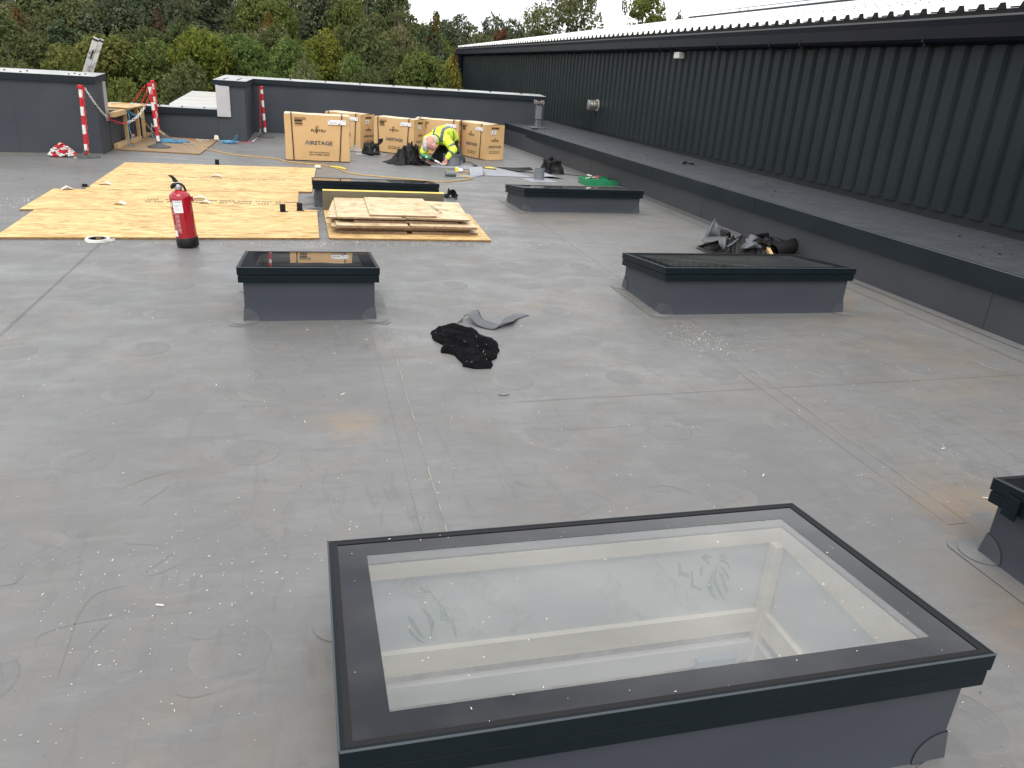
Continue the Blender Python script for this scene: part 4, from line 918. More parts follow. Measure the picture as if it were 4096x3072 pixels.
# creases
axis = (pel-che).normalized()
side = axis.cross(V(0, 0, 1)).normalized()
for v_ in me.vertices:
    c = v_.co; v_.co = c+v_.normal*(.010*nz(c.x*9, c.y*9, c.z*9)+.006*nz(c.x*22, c.y*22, c.z*22))
for p in me.polygons:
    c = p.center; t = (c-che).dot(axis); s_ = (c-che).dot(side)
    arm = None
    for (a, b) in ((sR, eR), (eR, wR), (sL, eL), (eL, wL)):
        d_ = (b-a); u = max(0, min(1, (c-a).dot(d_)/d_.length_squared)); dist = (c-(a+d_*u)).length
        if dist < .105 and (t < .10) and u > .05 and (c-che).length > .14: arm = (a, b, u)
    if arm:
        u = arm[2]*(arm[1]-arm[0]).length
        if (arm[0] == sR and .10 < u < .145) or (arm[0] == eR and .06 < u < .105) or (arm[0] == sL and .10 < u < .145): p.material_index = 1
    else:
        if .185 < t < .235: p.material_index = 1
        elif t < .19 and (abs(s_-.075) < .024 or abs(s_+.075) < .024) and c.z > .38: p.material_index = 1
        if (c-pel).dot(axis) > .128: p.material_index = 2
mb = MB(); mb.torus(Matrix.Translation(nek+V(.03, .02, .005)) @ (nek-hed).to_track_quat('Z', 'Y').to_matrix().to_4x4(), .078, .078, .016, m_refl, 16, 6); mb.build('collar', jk)
blob('trousers', [(pel+V(.02, .02, -.02), kL, .135, .085), (pel+V(.04, 0, -.01), kR+V(.03, .04, .02), .135, .088), (kL, aL, .082, .055), (kR+V(.02, .02, 0), aR+V(0, 0, .02), .085, .058), (pel, pel+V(.03, .04, -.03), .15, .15), (pel+V(-.02, -.1, -.1), kL.lerp(kR, .5), .10, .09)], m_trous, .012, wk, 2)
for a_, tip, heel in ((aR, V(2.76, 14.26, .035), V(2.655, 14.30, .215)), (aL, V(2.60, 14.58, .035), V(2.50, 14.55, .12))):
    blob('boot', [(heel, tip+V(-.02, 0, .03), .045, .048), (heel+V(.015, .03, .02), a_+V(0, .03, .07), .05, .05), (tip+V(-.02, 0, .03), tip, .046, .034)], m_rubber if False else mat('boot_leather', (.035, .035, .036), .6, (.05, .05, .05), 12, 4), .009, wk, 2)
def fixw(o, p):
    o.matrix_parent_inverse = Matrix.Translation(-Vector(wk.location)) if p is wk else Matrix.Identity(4)
    for c in o.children: fixw(c, o)
for c in wk.children: fixw(c, wk)
# heat gun
hg = empty('heat_gun', (2.1, 13.66, .09), 'green and black heat gun with a pointed steel nozzle held by the kneeling person', 'heat gun')
g0_, g1_, g2_, g3_ = V(1.90, 13.70, .170), V(2.055, 13.66, .118), V(2.13, 13.64, .088), V(2.285, 13.58, .022)
mb = MB(); mb.tube([g0_, g0_.lerp(g1_, .1), g0_.lerp(g1_, .9), g1_], [.022, .034, .036, .030], m_green, 16); W(mb.build('handle_body', smooth=True, angle=60), hg)
mb = MB(); mb.tube([g1_, g1_.lerp(g2_, .3), g2_], [.032, .043, .030], m_black, 14); W(mb.build('heater_housing', smooth=True), hg)
mb = MB(); mb.tube([g2_, g2_.lerp(g3_, .45), g2_.lerp(g3_, .55), g2_.lerp(g3_, .7), g3_], [.024, .022, .014, .013, .003], m_steel, 12); W(mb.build('nozzle', smooth=True), hg)
mb = MB(); q = g0_.lerp(g1_, .55); mb.box(-.018, .018, -.002, .0, -.014, .014, m_white, Matrix.Translation(q+V(0, -.037, .004)) @ Matrix.Rotation(R(18), 4, 'Y')); W(mb.build('rating_label'), hg)
mb = MB(); mb.tube([g0_, V(1.92, 13.75, .18), V(1.99, 13.78, .195), V(2.05, 13.9, .12)], .006, m_black, 6); W(mb.build('cable'), hg)

# ================================================================ MEMBRANE SCRAPS AND HEAPS
def drape(name, cx, cy, rt, rb, h, folds, mt, label, cat, seed=0, amp=.25, squash=(1, 1), lid=True):
    mb = MB()
    def fn(a, b):
        t = 2*math.pi*a; f = math.sin(folds*t+seed)*.6+math.sin((folds+3)*t+seed*2.1)*.4
        k = b**1.6; r = rt+(rb-rt)*k*(1+.35*nz(math.cos(t)*2, math.sin(t)*2, seed)); r *= 1+.38*nz(math.cos(t)*1.3, math.sin(t)*1.3+b*2.2, seed+7); r += amp*f*k*(rb-rt)*.8+.014*f*(1+b)
        z = h*(1-b)**1.25*(1+.42*nz(math.cos(t)*1.1, math.sin(t)*1.1, seed+2))+.008+.05*nz(math.cos(t)*3, math.sin(t)*3+b*4, seed)*(1-b)*b*3
        return Vector((cx+r*math.cos(t)*squash[0], cy+r*math.sin(t)*squash[1], max(.004, z)))
    mb.grid(fn, 110, 14, mt)
    if lid:
        mb.grid(lambda a, b: (lambda t, q: Vector((q.x*b+cx*(1-b), q.y*b+cy*(1-b), q.z+(1-b)*.02+.045*nz(math.cos(t)*b*2.6, math.sin(t)*b*2.6, seed+4)*(1-b)*2)))(2*math.pi*a, fn(a, 0)), 40, 6, mt)
    return tag(mb.build(name, smooth=True, solid=.003, angle=55), label, cat)
def scraps(name, cx, cy, wx, wy, h, n, mts, label, seed, wid=(.06, .16), length=(.3, .6)):
    rnd = random.Random(seed); e = empty(name, (cx, cy, 0), label, 'membrane scraps')
    for i in range(n):
        mb = MB(); a = rnd.uniform(-.9, .9)+(math.pi if rnd.random() < .5 else 0); l = rnd.uniform(*length); wd = rnd.uniform(*wid)
        t0 = rnd.uniform(-1, 1); sx = t0*wx; sy = rnd.uniform(-wy, wy); hh = h*(1-.5*t0*t0)*rnd.uniform(.35, 1.); tw = rnd.uniform(-1.6, 1.6); cu = rnd.uniform(-2.5, 2.5); ph = rnd.uniform(0, 6)
        N_ = 16; P_ = []
        for k in range(N_+1):
            t = k/N_; ang = a+cu*(t-.5); 
            if k == 0: p = Vector((sx, sy, 0))
            else: p = p+Vector((math.cos(ang), math.sin(ang)*.6, 0))*l/N_
            z = max(.012, hh*math.sin(math.pi*min(1, max(0, t*1.1-.05)))**.7+.03*math.sin(t*9+ph))
            P_.append((Vector((p.x, p.y, z)), ang, t))
        off = Vector((sx, sy, 0))-sum((q[0] for q in P_), Vector())/len(P_); off.z = 0
        vs = []
        for p, ang, t in P_:
            nn = Vector((-math.sin(ang), math.cos(ang), 0)); up = Vector((0, 0, 1)); th = tw*t+ph*.3+nz(t*3, i, seed)*1.4
            c = p+off; d_ = nn*math.cos(th)+up*math.sin(th); ww = wd*(.65+.5*abs(nz(t*4, i*3.1, seed)))*(.35+math.sin(math.pi*min(1, t*1.0+.05))*.7)
            for s in (-1, -.5, 0, .5, 1):
                q = c+d_*ww*s*.5+up*(.12*wd*(s*s)); q.z = max(.004, q.z); vs.append(q)
        mb.add(vs, [(k*5+j, k*5+j+1, (k+1)*5+j+1, (k+1)*5+j) for k in range(N_) for j in range(4)], mts[i % len(mts)])
        mb.build('scrap', e, smooth=True, solid=.0025, angle=70)
    return e
def sheetpatch(parent, name, cpts, mt, solid=.003, n=14, bulge=None):
    """bilinear sheet over four corner points with a bulge function"""
    A_, B_, C_, D_ = [Vector(p) for p in cpts]; mb = MB()
    def fn(a, b):
        p = A_.lerp(B_, a).lerp(D_.lerp(C_, a), b)
        return p+(bulge(a, b) if bulge else Vector())
    mb.grid(fn, n, n, mt); o = mb.build(name, smooth=True, solid=solid, angle=70)
    return W(o, parent) if parent else o
hp = empty('membrane_heap', (4.46, 7.08, 0), 'large heap of black and grey membrane scraps behind the long rooflight', 'membrane heap')
mb = MB()
def hf(a, b):
    x, y = 3.93+1.02*a, 6.90+.42*b; e_ = min(1, 5*a, 5*(1-a))*min(1, 4*b, 3*(1-b)); wx, wy = x+.06*nz(x*5, y*5, 3), y+.06*nz(x*5, y*5, 9)
    h = .07+.10*(1-abs(nz(wx*6, wy*7, 2))*2.6)+.06*(1-abs(nz(wx*13, wy*14, 5))*2.4); return Vector((x, y, max(.003, h*e_*(1.0-.35*a))))
mb.grid(hf, 90, 36, m_blackm); W(mb.build('crumpled_mass', smooth=True, angle=35), hp)
cH = crop(2700, 750, 2.765)
for nm, px_, y_, mt_, bl_ in (
    ('upright_sheet', ((290, 590), (500, 560), (468, 385), (428, 338)), 7.16, m_greyb, (-.05, -.06, 0)),
    ('arched_sheet', ((490, 560), (625, 560), (600, 470), (505, 460)), 7.20, m_blackm, (0, -.06, .03)),
    ('grey_sheet', ((305, 625), (560, 640), (590, 548), (318, 552)), 7.06, m_greyb, (0, -.05, .01)),
    ('dark_flap', ((228, 643), (370, 708), (500, 655), (478, 575)), 6.95, m_blackm, (0, -.02, .015)),
    ('grey_flap', ((500, 640), (540, 692), (568, 555), (478, 570)), 6.92, m_greyb, (0, -.03, 0)),
    ('strip', ((640, 700), (720, 708), (975, 560), (850, 518)), 6.99, m_greyb, (0, -.05, .03)),
    ('pale_flap', ((742, 672), (955, 678), (905, 600), (838, 575)), 6.90, m_greyb, (0, -.05, .012)),
    ('strip', ((690, 560), (1050, 560), (1045, 500), (800, 495)), 7.14, m_blackm, (0, -.04, .02)),
    ('dark_flap', ((1040, 540), (1150, 700), (1270, 620), (1120, 560)), 7.04, m_blackm, (0, -.05, .03)),
    ('dark_flap', ((560, 650), (590, 700), (700, 600), (690, 555)), 6.97, m_greyb, (0, -.03, .01)),
    ('strip', ((950, 600), (940, 640), (1060, 712), (1090, 690)), 6.93, m_blackm, (0, -.02, .02)),
    ('strip', ((1270, 640), (1270, 670), (1360, 665), (1350, 655)), 7.0, m_blackm, (0, -.01, .005))):
    c_ = [PY(*cH(*p), y_+.05*(k_ > 1)) for k_, p in enumerate(px_)]
    for q_ in c_: q_.z = max(q_.z, .006)
    sheetpatch(hp, nm, c_, mt_, bulge=lambda a, b, B=Vector(bl_), sd=px_[0][0]: B*math.sin(math.pi*a)*math.sin(math.pi*min(1, b*1.1))+Vector((0, -.02*math.sin(6*a+sd), .012*math.sin(5*b+sd)*a)))
mb = MB(); mb.lathe([(.075, 0), (.078, .34), (.070, .34), (.068, 0)], m_blackm, 30, Matrix.Translation((4.78, 6.98, .078)) @ Matrix.Rotation(R(100), 4, 'Z') @ Matrix.Rotation(R(78), 4, 'X') @ Matrix.Translation((0, 0, -.15)), cap=False); W(mb.build('rolled_sheet', smooth=True), hp)
mb = MB(); mb.box(-.02, .02, -.07, .07, 0, .035, m_timber, Matrix.Translation((4.56, 6.92, .04)) @ Matrix.Rotation(R(30), 4, 'X')); W(mb.build('wood_offcut', bevel=.002), hp)
# cone shaped drape left of the worker
drape('membrane_cone', 1.62, 13.80, .115, .27, .22, 7, m_blackm, 'black membrane draped like a skirt over a pipe left of the worker', 'membrane', 2)
scraps('membrane_scraps', 1.86, 13.62, .12, .07, .10, 8, [m_blackm], 'black membrane strips between the draped pipe and the worker', 11, (.05, .10), (.18, .34))
drape('tool_bag', 1.83, 14.30, .10, .13, .25, 4, m_blackm, 'soft black bag standing behind the draped pipe', 'bag', 5, .1)
# draped pipe in front of third carton
mb = MB(); mb.lathe([(.11, 0), (.11, .16)], m_pvc, 24, Matrix.Translation((1.16, 15.0, 0))); tag(mb.build('covered_pipe', smooth=True), 'short grey pipe under the black cloth left of the middle carton', 'pipe')
drape('black_cover', 1.16, 15.0, .125, .155, .175, 4, m_blackm, 'black cloth thrown over the short pipe before the cartons', 'cloth', 9, .2)
sheetpatch(None, 'membrane_collar', ((.84, 14.86, .003), (1.42, 14.9, .003), (1.46, 15.12, .003), (.9, 15.2, .003)), m_greym); tag(bpy.data.objects['membrane_collar'], 'pale grey membrane square welded round the covered pipe', 'membrane')
sheetpatch(None, 'cloth_flap', ((1.22, 14.93, .19), (1.30, 14.93, .18), (1.38, 14.93, .30), (1.30, 14.95, .29)), m_blackm, bulge=lambda a, b: Vector((.02*math.sin(b*4), 0, .01*a))); tag(bpy.data.objects['cloth_flap'], 'stiff black flap sticking up from the cloth over the short pipe', 'cloth')
o = drape('crumpled_cloth', .90, 15.52, .05, .12, .085, 6, mat('beige_cloth', (.42, .37, .32), .85, (.28, .24, .21), 14, 4), 'crumpled beige cloth against the second carton', 'cloth', 6, .3)
# right hand drape
drape('membrane_drape', 4.12, 13.2, .13, .19, .215, 5, m_blackm, 'black membrane stood up in a hood near the plinth', 'membrane', 12, .3, (1.2, .8))
sheetpatch(None, 'membrane_strip', ((3.22, 13.75, .004), (3.5, 13.2, .01), (3.86, 13.10, .03), (3.70, 13.38, .05)), m_blackm, bulge=lambda a, b: Vector((0, 0, .03*math.sin(a*5)**2*b))); tag(bpy.data.objects['membrane_strip'], 'pointed black strip lying left of the standing black hood', 'membrane')
mb = MB(); mb.tube([(4.2, 13.1, .02), (4.42, 13.0, .006), (4.6, 12.95, .005), (4.75, 12.8, .005)], .006, m_blackm, 6); tag(mb.build('membrane_ribbon'), 'thin black ribbon trailing from the standing black hood', 'membrane')
sheetpatch(None, 'membrane_offcut', ((3.70, 12.55, .004), (4.12, 12.45, .004), (3.98, 12.9, .004), (3.74, 13.05, .06)), m_greym, bulge=lambda a, b: Vector((0, 0, .025*math.sin(math.pi*a)))); tag(bpy.data.objects['membrane_offcut'], 'pale curved membrane piece behind the pipe stub', 'membrane')
# scrap right of the board rooflight
scraps('membrane_scraps', 1.80, 10.15, .06, .04, .09, 5, [m_blackm], 'small black scraps at the right end of the rooflight by the board stack', 21, (.05, .10), (.14, .24))
# flat pale sheets
e = empty('membrane_sheet', (2.9, 12.8, 0), 'pale grey membrane sheet lying folded in front of the worker', 'membrane')
sheetpatch(e, 'left_fold', ((2.24, 12.25, .004), (2.55, 12.30, .004), (2.74, 12.52, .004), (2.45, 12.62, .005)), m_greym)
sheetpatch(e, 'raised_fold', ((2.50, 12.34, .005), (2.76, 12.52, .006), (2.86, 13.12, .075), (2.62, 13.10, .065)), m_greym, bulge=lambda a, b: Vector((0, 0, .03*math.sin(math.pi*b))))
sheetpatch(e, 'flat_part', ((2.78, 12.55, .004), (3.60, 12.50, .004), (3.50, 13.0, .004), (2.86, 13.10, .01)), m_greym)
sheetpatch(e, 'far_part', ((2.88, 13.05, .005), (3.5, 13.0, .004), (3.22, 13.72, .004), (2.95, 13.70, .004)), m_greym)
sheetpatch(None, 'membrane_collar', ((2.02, 13.45, .003), (2.80, 13.30, .003), (2.82, 13.95, .003), (2.1, 13.98, .003)), m_greym); tag(bpy.data.objects['membrane_collar.001'], 'grey membrane square round the wide pipe beside the worker', 'membrane')
mb = MB(); mb.lathe([(.042, 0), (.042, .17), (.034, .17), (.034, 0)], m_pvc, 22, Matrix.Translation((2.10, 12.34, .043)) @ Matrix.Rotation(R(90), 4, 'Y') @ Matrix.Rotation(0, 4, 'X'), cap=False); tag(mb.build('membrane_roll', smooth=True), 'small rolled grey offcut lying left of the cable plug', 'roll')
# wide pipe being welded
e = empty('pipe_upstand', (2.46, 13.83, 0), 'wide grey pipe collar being welded by the kneeling worker', 'pipe')
mb = MB(); mb.lathe([(.165, 0), (.152, .01), (.150, .185), (.140, .19), (.138, .05)], m_pvc, 40, cap=False); mb.build('pipe', e, smooth=True)
mb = MB(); mb.lathe([(.152, .148), (.156, .15), (.156, .192), (.150, .195)], mat('pipe_band', (.10, .12, .125), .3), 40, cap=False); mb.build('band', e, smooth=True)
mb = MB(); mb.grid(lambda a, b: Vector((.15+.05*b*math.sin(a*3.1), -.02-.05*a*b, .01+.14*a)), 6, 4, m_pvc); mb.build('loose_tab', e, solid=.003)
mb = MB(); mb.add([(0.155*math.cos(t), .155*math.sin(t), .012) for t in [k*math.pi/12 for k in range(24)]], [tuple(range(24))], m_dark); mb.build('opening', e)
# spout stub
e = empty('pipe_stub', (3.63, 12.29, 0), 'narrow grey pipe stub on a pale square behind the right rooflight', 'pipe')
mb = MB(); mb.lathe([(.095, 0), (.084, .012), (.084, .175), (.076, .175), (.076, .02), (0, .02)], m_pvc, 32, cap=False); mb.build('pipe', e, smooth=True)
mb = MB(); mb.prism([(-.28, .06), (-.20, -.33), (.25, -.25), (.19, .19)], .001, .005, m_greym); mb.build('flange', e)
# vent pipe with flange on the plinth
e = empty('vent_pipe', (4.97, 17.25, .482), 'grey square pipe post with bolted flange on the far end of the plinth', 'post')
mb = MB(); mb.box(-.062, .062, -.062, .062, 0, .50, m_pvc); mb.build('post', e, bevel=.015)
mb = MB(); mb.lathe([(.22, 0), (.20, .01), (.09, .02), (.075, .03), (.072, .17)], m_greyb, 20, cap=False); mb.build('boot', e, smooth=True)
mb = MB(); mb.tube([(-.075, -.07, .175), (.075, -.07, .175), (.075, .07, .175), (-.075, .07, .175), (-.075, -.07, .175)], .006, m_black, 6); mb.build('clamp', e)
mb = MB(); mb.box(-.10, .10, -.10, .10, .502, .515, m_pvc); mb.box(-.10, .10, -.10, .10, .535, .547, m_pvc); mb.box(-.095, .095, -.095, .095, .516, .534, mat('rusty_plate', (.30, .17, .10), .8)); mb.build('flange', e, bevel=.002)
for sx in (-1, 1):
    for sy in (-1, 1):
        mb = MB(); mb.tube([(sx*.078, sy*.078, .49), (sx*.078, sy*.078, .575)], .012, m_steel, 8); mb.build('bolt', e)
mb = MB(); mb.box(4.68, 4.80, 16.6, 16.72, .485, .505, m_black); tag(mb.build('rubber_block', bevel=.003), 'small black block lying beside the flanged post', 'block')
mb = MB(); mb.tube([(5.45, 10.9, .49), (5.52, 10.95, .505), (5.62, 10.9, .49), (5.66, 11.1, .49)], .018, m_black, 6); tag(mb.build('dark_scrap'), 'small dark scrap lying on the plinth near the wall', 'scrap')

# strip of membrane beside the rag
mb = MB()
path = [(0.955, 4.90, .004), (1.06, 4.98, .045), (1.10, 4.86, .012), (1.20, 4.77, .006), (1.27, 4.80, .030), (1.34, 4.95, .008), (1.44, 5.05, .004)]
wvec = [(-.04, -.06), (.05, .07), (.04, .07), (.05, .05), (.055, .02), (.06, .0), (.06, -.02)]
def cat(P_, t):
    n = len(P_)-1; k = min(int(t*n), n-1); u = t*n-k; g = lambda i: Vector(P_[max(0, min(n, i))])
    p0, p1, p2, p3 = g(k-1), g(k), g(k+1), g(k+2)
    return .5*((2*p1)+(p2-p0)*u+(2*p0-5*p1+4*p2-p3)*u*u+(3*p1-p0-3*p2+p3)*u**3)
def fn(a, b):
    p = cat(path, a); w_ = cat([(x, y, 0) for x, y in wvec], a); q = p+w_*(b-.5)*1.7+Vector((0, 0, .006*math.sin(b*3.1)*(1 if a > .2 else 0))); q.z = max(.003, q.z); return q
mb.grid(fn, 60, 6, m_greyb); tag(mb.build('membrane_strip', smooth=True, solid=.0025, angle=60), 'curled grey membrane offcut lying just behind the black rag', 'membrane')
# black rag
c8 = crop(800, 900, 1.58)
OL = [(1455, 680), (1500, 652), (1590, 628), (1650, 640), (1720, 655), (1770, 700), (1850, 715), (1878, 740), (1890, 790), (1870, 830), (1832, 852), (1852, 880), (1838, 900), (1740, 903), (1660, 885), (1640, 850), (1610, 815), (1560, 805), (1520, 800), (1535, 750), (1480, 725)]
OL = [G(*c8(*p), .01) for p in OL]; cR = Vector((sum(p.x for p in OL)/len(OL), sum(p.y for p in OL)/len(OL), 0))
from mathutils import noise as mn
def fn(a, b):
    t = a*len(OL); k = int(t) % len(OL); u = t-int(t); p = OL[k].lerp(OL[(k+1) % len(OL)], u); p = Vector((p.x, p.y, 0))
    q = cR.lerp(p, b); wq = Vector((q.x+.05*mn.noise(Vector((q.x*7, q.y*7, 4))), q.y+.05*mn.noise(Vector((q.x*7, q.y*7, 14))), 0))
    al, ac = wq.x*.75-wq.y*.66, wq.x*.66+wq.y*.75
    n1 = 1-abs(mn.noise(Vector((al*4, ac*13, 1)))*2.6); n2 = 1-abs(mn.noise(Vector((al*8+3, ac*26, 7)))*2.4); n0 = mn.noise(Vector((q.x*5, q.y*5, 3)))
    e_ = max(0, 1-b**3)**.6
    q = q+Vector((.014*mn.noise(Vector((q.x*12, q.y*12, 9))), .014*mn.noise(Vector((q.x*12, q.y*12, 19))), 0))
    q.z = .004+.004*(1+n0)+e_*(.010+.026*max(0, n1)**1.3+.013*max(0, n2)**1.5+.014*(1+n0)); return q
mb = MB(); mb.grid(fn, 210, 44, m_rag); mb.grid(lambda a, b: (lambda p: Vector((p.x, p.y, p.z*b)))(fn(a, 1.)), 210, 1, m_rag)
tag(mb.build('black_rag', smooth=True, angle=120), 'crumpled black rag lying in the middle of the bare roof', 'rag')
pts = []
for _ in range(34): 
    q = fn(random.random(), random.random()**.5); pts.append((q.x, q.y, random.uniform(.0008, .0018), q.z))
flakes('sawdust_specks', pts, m_flake, 'white specks of sawdust caught on the black rag')
mb = MB(); p = G(2015, 1583); mb.tube([(p.x-.03, p.y+.01, .004), (p.x, p.y-.01, .004), (p.x+.03, p.y+.006, .004)], .0018, m_gasket, 5); tag(mb.build('wire_offcut'), 'tiny bent dark offcut on the bare roof below the rag', 'scrap')
# small splinters
for k, (u, v) in enumerate(((640, 2425), (3772, 1797), (3940, 1995), (1640, 925), (1372, 1580), (3052, 1905))):
    p = G(u, v); mb = MB(); M = Matrix.Translation((p.x, p.y, .004)) @ Matrix.Rotation(random.uniform(-.6, .9), 4, 'Z'); mb.box(-.012, .012, -.0018, .0018, 0, .003, m_flake, M)
    tag(mb.build('wood_splinter'), ('pale splinter on the bare roof at the lower left', 'pale splinter on the roof near the right plinth', 'pale splinter left of the cut off rooflight', 'pale splinter just in front of the board stack', 'pale splinter left of the black rag', 'pale splinter behind the nearest rooflight')[k], 'splinter', 'wood splinters')

# green tool crate
e = empty('tool_crate', (4.45, 11.95, 0), 'low green plastic crate full of hand tools behind the right rooflight', 'crate')
mb = MB()
def tray(mb, x0, x1, y0, y1, h, t, mt, M=None):
    for b in ((x0, x1, y0, y0+t), (x0, x1, y1-t, y1), (x0, x0+t, y0+t, y1-t), (x1-t, x1, y0+t, y1-t)): mb.box(*b, 0, h, mt, M)
    mb.box(x0+t, x1-t, y0+t, y1-t, 0, .01, mt, M)
tray(mb, -.20, .14, -.18, .18, .105, .012, m_green); mb.box(-.05, -.035, -.168, .168, .01, .08, m_green); mb.build('tray', e, bevel=.003)
mb = MB(); mb.tube([(-.1, -.1, .1), (.0, .05, .13)], .013, m_black, 8); mb.tube([(.02, -.1, .09), (.06, .02, .125), (.1, .06, .13)], .012, mat('tool_red', (.5, .03, .03), .4), 8)
mb.tube([(-.15, 0, .09), (-.02, -.08, .12)], .01, m_steel, 8); mb.tube([(.05, .1, .1), (-.08, .12, .13)], .015, m_paper, 8); mb.box(.0, .06, -.02, .05, .05, .12, m_steel); mb.build('hand_tools', e, smooth=True)
e = empty('crate_lid', (4.83, 12.02, 0), 'open green lid lying beside the tool crate', 'lid', rz=R(-8))
mb = MB(); tray(mb, -.22, .24, -.22, .24, .085, .012, m_green); mb.box(-.2, .2, -.05, -.035, .01, .07, m_green); mb.box(.0, .014, -.19, .2, .01, .06, m_green); mb.lathe([(.03, .01), (.03, .08), (.02, .08)], m_green, 16, Matrix.Translation((-.1, .1, 0))); mb.build('lid_tray', e, bevel=.003)

# ================================================================ CABLES AND ROPE
def smoothpath(P_, n=8):
    return [cat(P_, i/(n*(len(P_)-1))) for i in range(n*(len(P_)-1)+1)]
def cable(name, P_, r, mt, label, cat_='cable', parts=()):
    mb = MB(); mb.tube(smoothpath(P_), r, mt, 6); return tag(mb.build(name, smooth=True), label, cat_)
c4 = crop(250, 300, 4.148)
cable('extension_cable', [(-3.25, 15.35, .64), (-3.0, 15.4, .66), (-2.86, 15.3, .60), (-2.72, 15.2, .38), (-2.60, 15.8, .05), (-2.50, 16.0, .03), (-2.25, 15.5, .028), (-1.94, 15.05, .026), (-1.63, 14.66, .012), (-1.15, 14.09, .009), (-.52, 13.77, .009), (-.37, 13.50, .009), (-.05, 13.29, .009), (.29, 13.08, .009), (.42, 12.86, .009), (.55, 12.40, .009), (.74, 12.14, .009), (1.03, 12.0, .009), (1.44, 11.80, .009), (1.92, 11.64, .009), (2.18, 11.79, .009), (2.44, 12.03, .009), (2.50, 12.2, .009), (2.36, 12.37, .009), (2.44, 12.52, .012), (2.55, 12.70, .018), (2.53, 12.86, .03)], .0085, m_cord, 'long yellow brown extension cable snaking across the roof to the worker')
cable('extension_cable', [(.36, 12.98, .010), (.48, 12.80, .024), (.58, 12.72, .010)], .012, m_plug, 'yellow cable joint at the bend in the long cable', 'cable joint')
e = empty('cable_socket', (2.47, 12.88, .03), 'white and yellow cable plug at the end of the long extension cable', 'plug', rz=R(-20))
mb = MB(); mb.lathe([(.02, -.02), (.03, .0), (.036, .05), (.036, .06)], m_wht, 18, Matrix.Rotation(R(-90), 4, 'Y')); mb.build('body', e, smooth=True)
mb = MB(); mb.box(-.11, -.055, -.04, .04, -.03, .045, m_plug); mb.build('cover', e, bevel=.01)
cable('gun_cable', [(2.62, 13.98, .01), (2.72, 13.95, .05), (2.80, 13.75, .06), (2.86, 13.55, .02), (2.82, 13.42, .06), (2.79, 13.52, .03), (2.87, 13.46, .02), (2.95, 13.5, .02), (3.0, 13.46, .012), (3.15, 13.32, .02)], .007, m_black, 'black cable coiling from the worker to a yellow connector')
mb = MB(); mb.tube([(3.0, 13.47, .02), (3.07, 13.42, .024), (3.14, 13.38, .02)], [.012, .02, .012], m_plug, 10); tag(mb.build('cable_connector', smooth=True), 'small yellow connector lying on the pale membrane sheet', 'plug')
def rope(name, segs, label):
    mb = MB()
    for s in segs: mb.tube(smoothpath(s, 6), .0075, m_rope, 5)
    return tag(mb.build(name, smooth=True), label, 'rope')
rnd = random.Random(5)
rope('blue_rope', [[(-2.95, 14.9, .60), (-2.88, 14.8, .50), (-2.9, 14.8, .30), (-2.86, 14.75, .15), (-2.93, 14.7, .06), (-2.80, 14.6, .03)], [(-2.98, 14.95, .60), (-2.88, 14.85, .56), (-2.8, 15.05, .50), (-2.72, 15.2, .42)], [(-2.98, 14.95, .58), (-2.86, 14.9, .52), (-2.78, 15.1, .46)], [(-2.96, 14.92, .57), (-2.93, 14.82, .53), (-2.95, 14.9, .60), (-2.9, 14.8, .56)], [(-3.3, 15.1, .58), (-2.98, 14.9, .60), (-2.92, 14.85, .57)]], 'blue rope knotted round the post of the timber steps')
def tangle(cx, cy, rx, ry, n, z=.02):
    return [[(cx+rnd.uniform(-rx, rx), cy+rnd.uniform(-ry, ry), z+rnd.uniform(-.008, .03)) for _ in range(5)] for _ in range(n)]
rope('blue_rope', tangle(-2.35, 15.6, .25, .25, 8, .03)+[[(-2.75, 16.0, .3), (-2.7, 15.8, .06), (-2.4, 15.5, .03), (-2.1, 15.3, .03), (-1.95, 15.25, .03)]], 'blue rope lying tangled on the landing board by the barrier post')
rope('blue_rope', tangle(-1.42, 15.95, .16, .14, 9)+[[(-1.35, 16.0, .02), (-1.28, 15.95, .10), (-1.26, 15.9, .16)], [(-1.38, 16.0, .02), (-1.31, 15.95, .10), (-1.29, 15.9, .15)]], 'blue rope coiled on the roof at the foot of the grey parapet block')

# ================================================================ BARRIER POSTS, CHAINS
def barrier(name_label, base, top_, hook=True):
    """round rubber foot at base; pole leaning to top_"""
    b = Vector(base); t_ = Vector(top_)-b
    e = empty('barrier_post', b, name_label, 'barrier post', 'red and white plastic barrier posts')
    mb = MB(); mb.lathe([(.185, 0), (.187, .010), (.18, .016), (.10, .045), (.055, .062), (.042, .070), (.040, .10), (.030, .102)], m_rubber, 36); mb.build('rubber_foot', e, smooth=True)
    L_ = t_.length; q = t_.to_track_quat('Z', 'Y').to_matrix().to_4x4()
    mb = MB(); seg = [(0.09, m_wht), (.19, m_red), (.31, m_wht), (.43, m_red), (.56, m_wht), (.69, m_red), (.81, m_wht), (L_-.045, m_red)]
    zs = [.10, .19, .335, .465, .595, .72, .85, L_-.045]; cols = [m_wht, m_red, m_wht, m_red, m_wht, m_red, m_wht]
    for (a, b_), c in zip(zip(zs[:-1], zs[1:]), cols): mb.lathe([(.0265, a), (.0265, b_)], c, 20, q, cap=False)
    mb.build('pole', e, smooth=True)
    mb = MB(); mb.lathe([(.0265, L_-.05), (.036, L_-.045), (.036, L_), (.028, L_+.008), (0, L_+.008)], m_red, 20, q)
    for s in (-1, 1): mb.torus(q @ Matrix.Translation((s*.046, 0, L_-.022)) @ Matrix.Rotation(R(90), 4, 'X'), .018, .016, .0045, m_red, 12, 5)
    mb.build('hook_cap', e, smooth=True)
    return e, b+t_
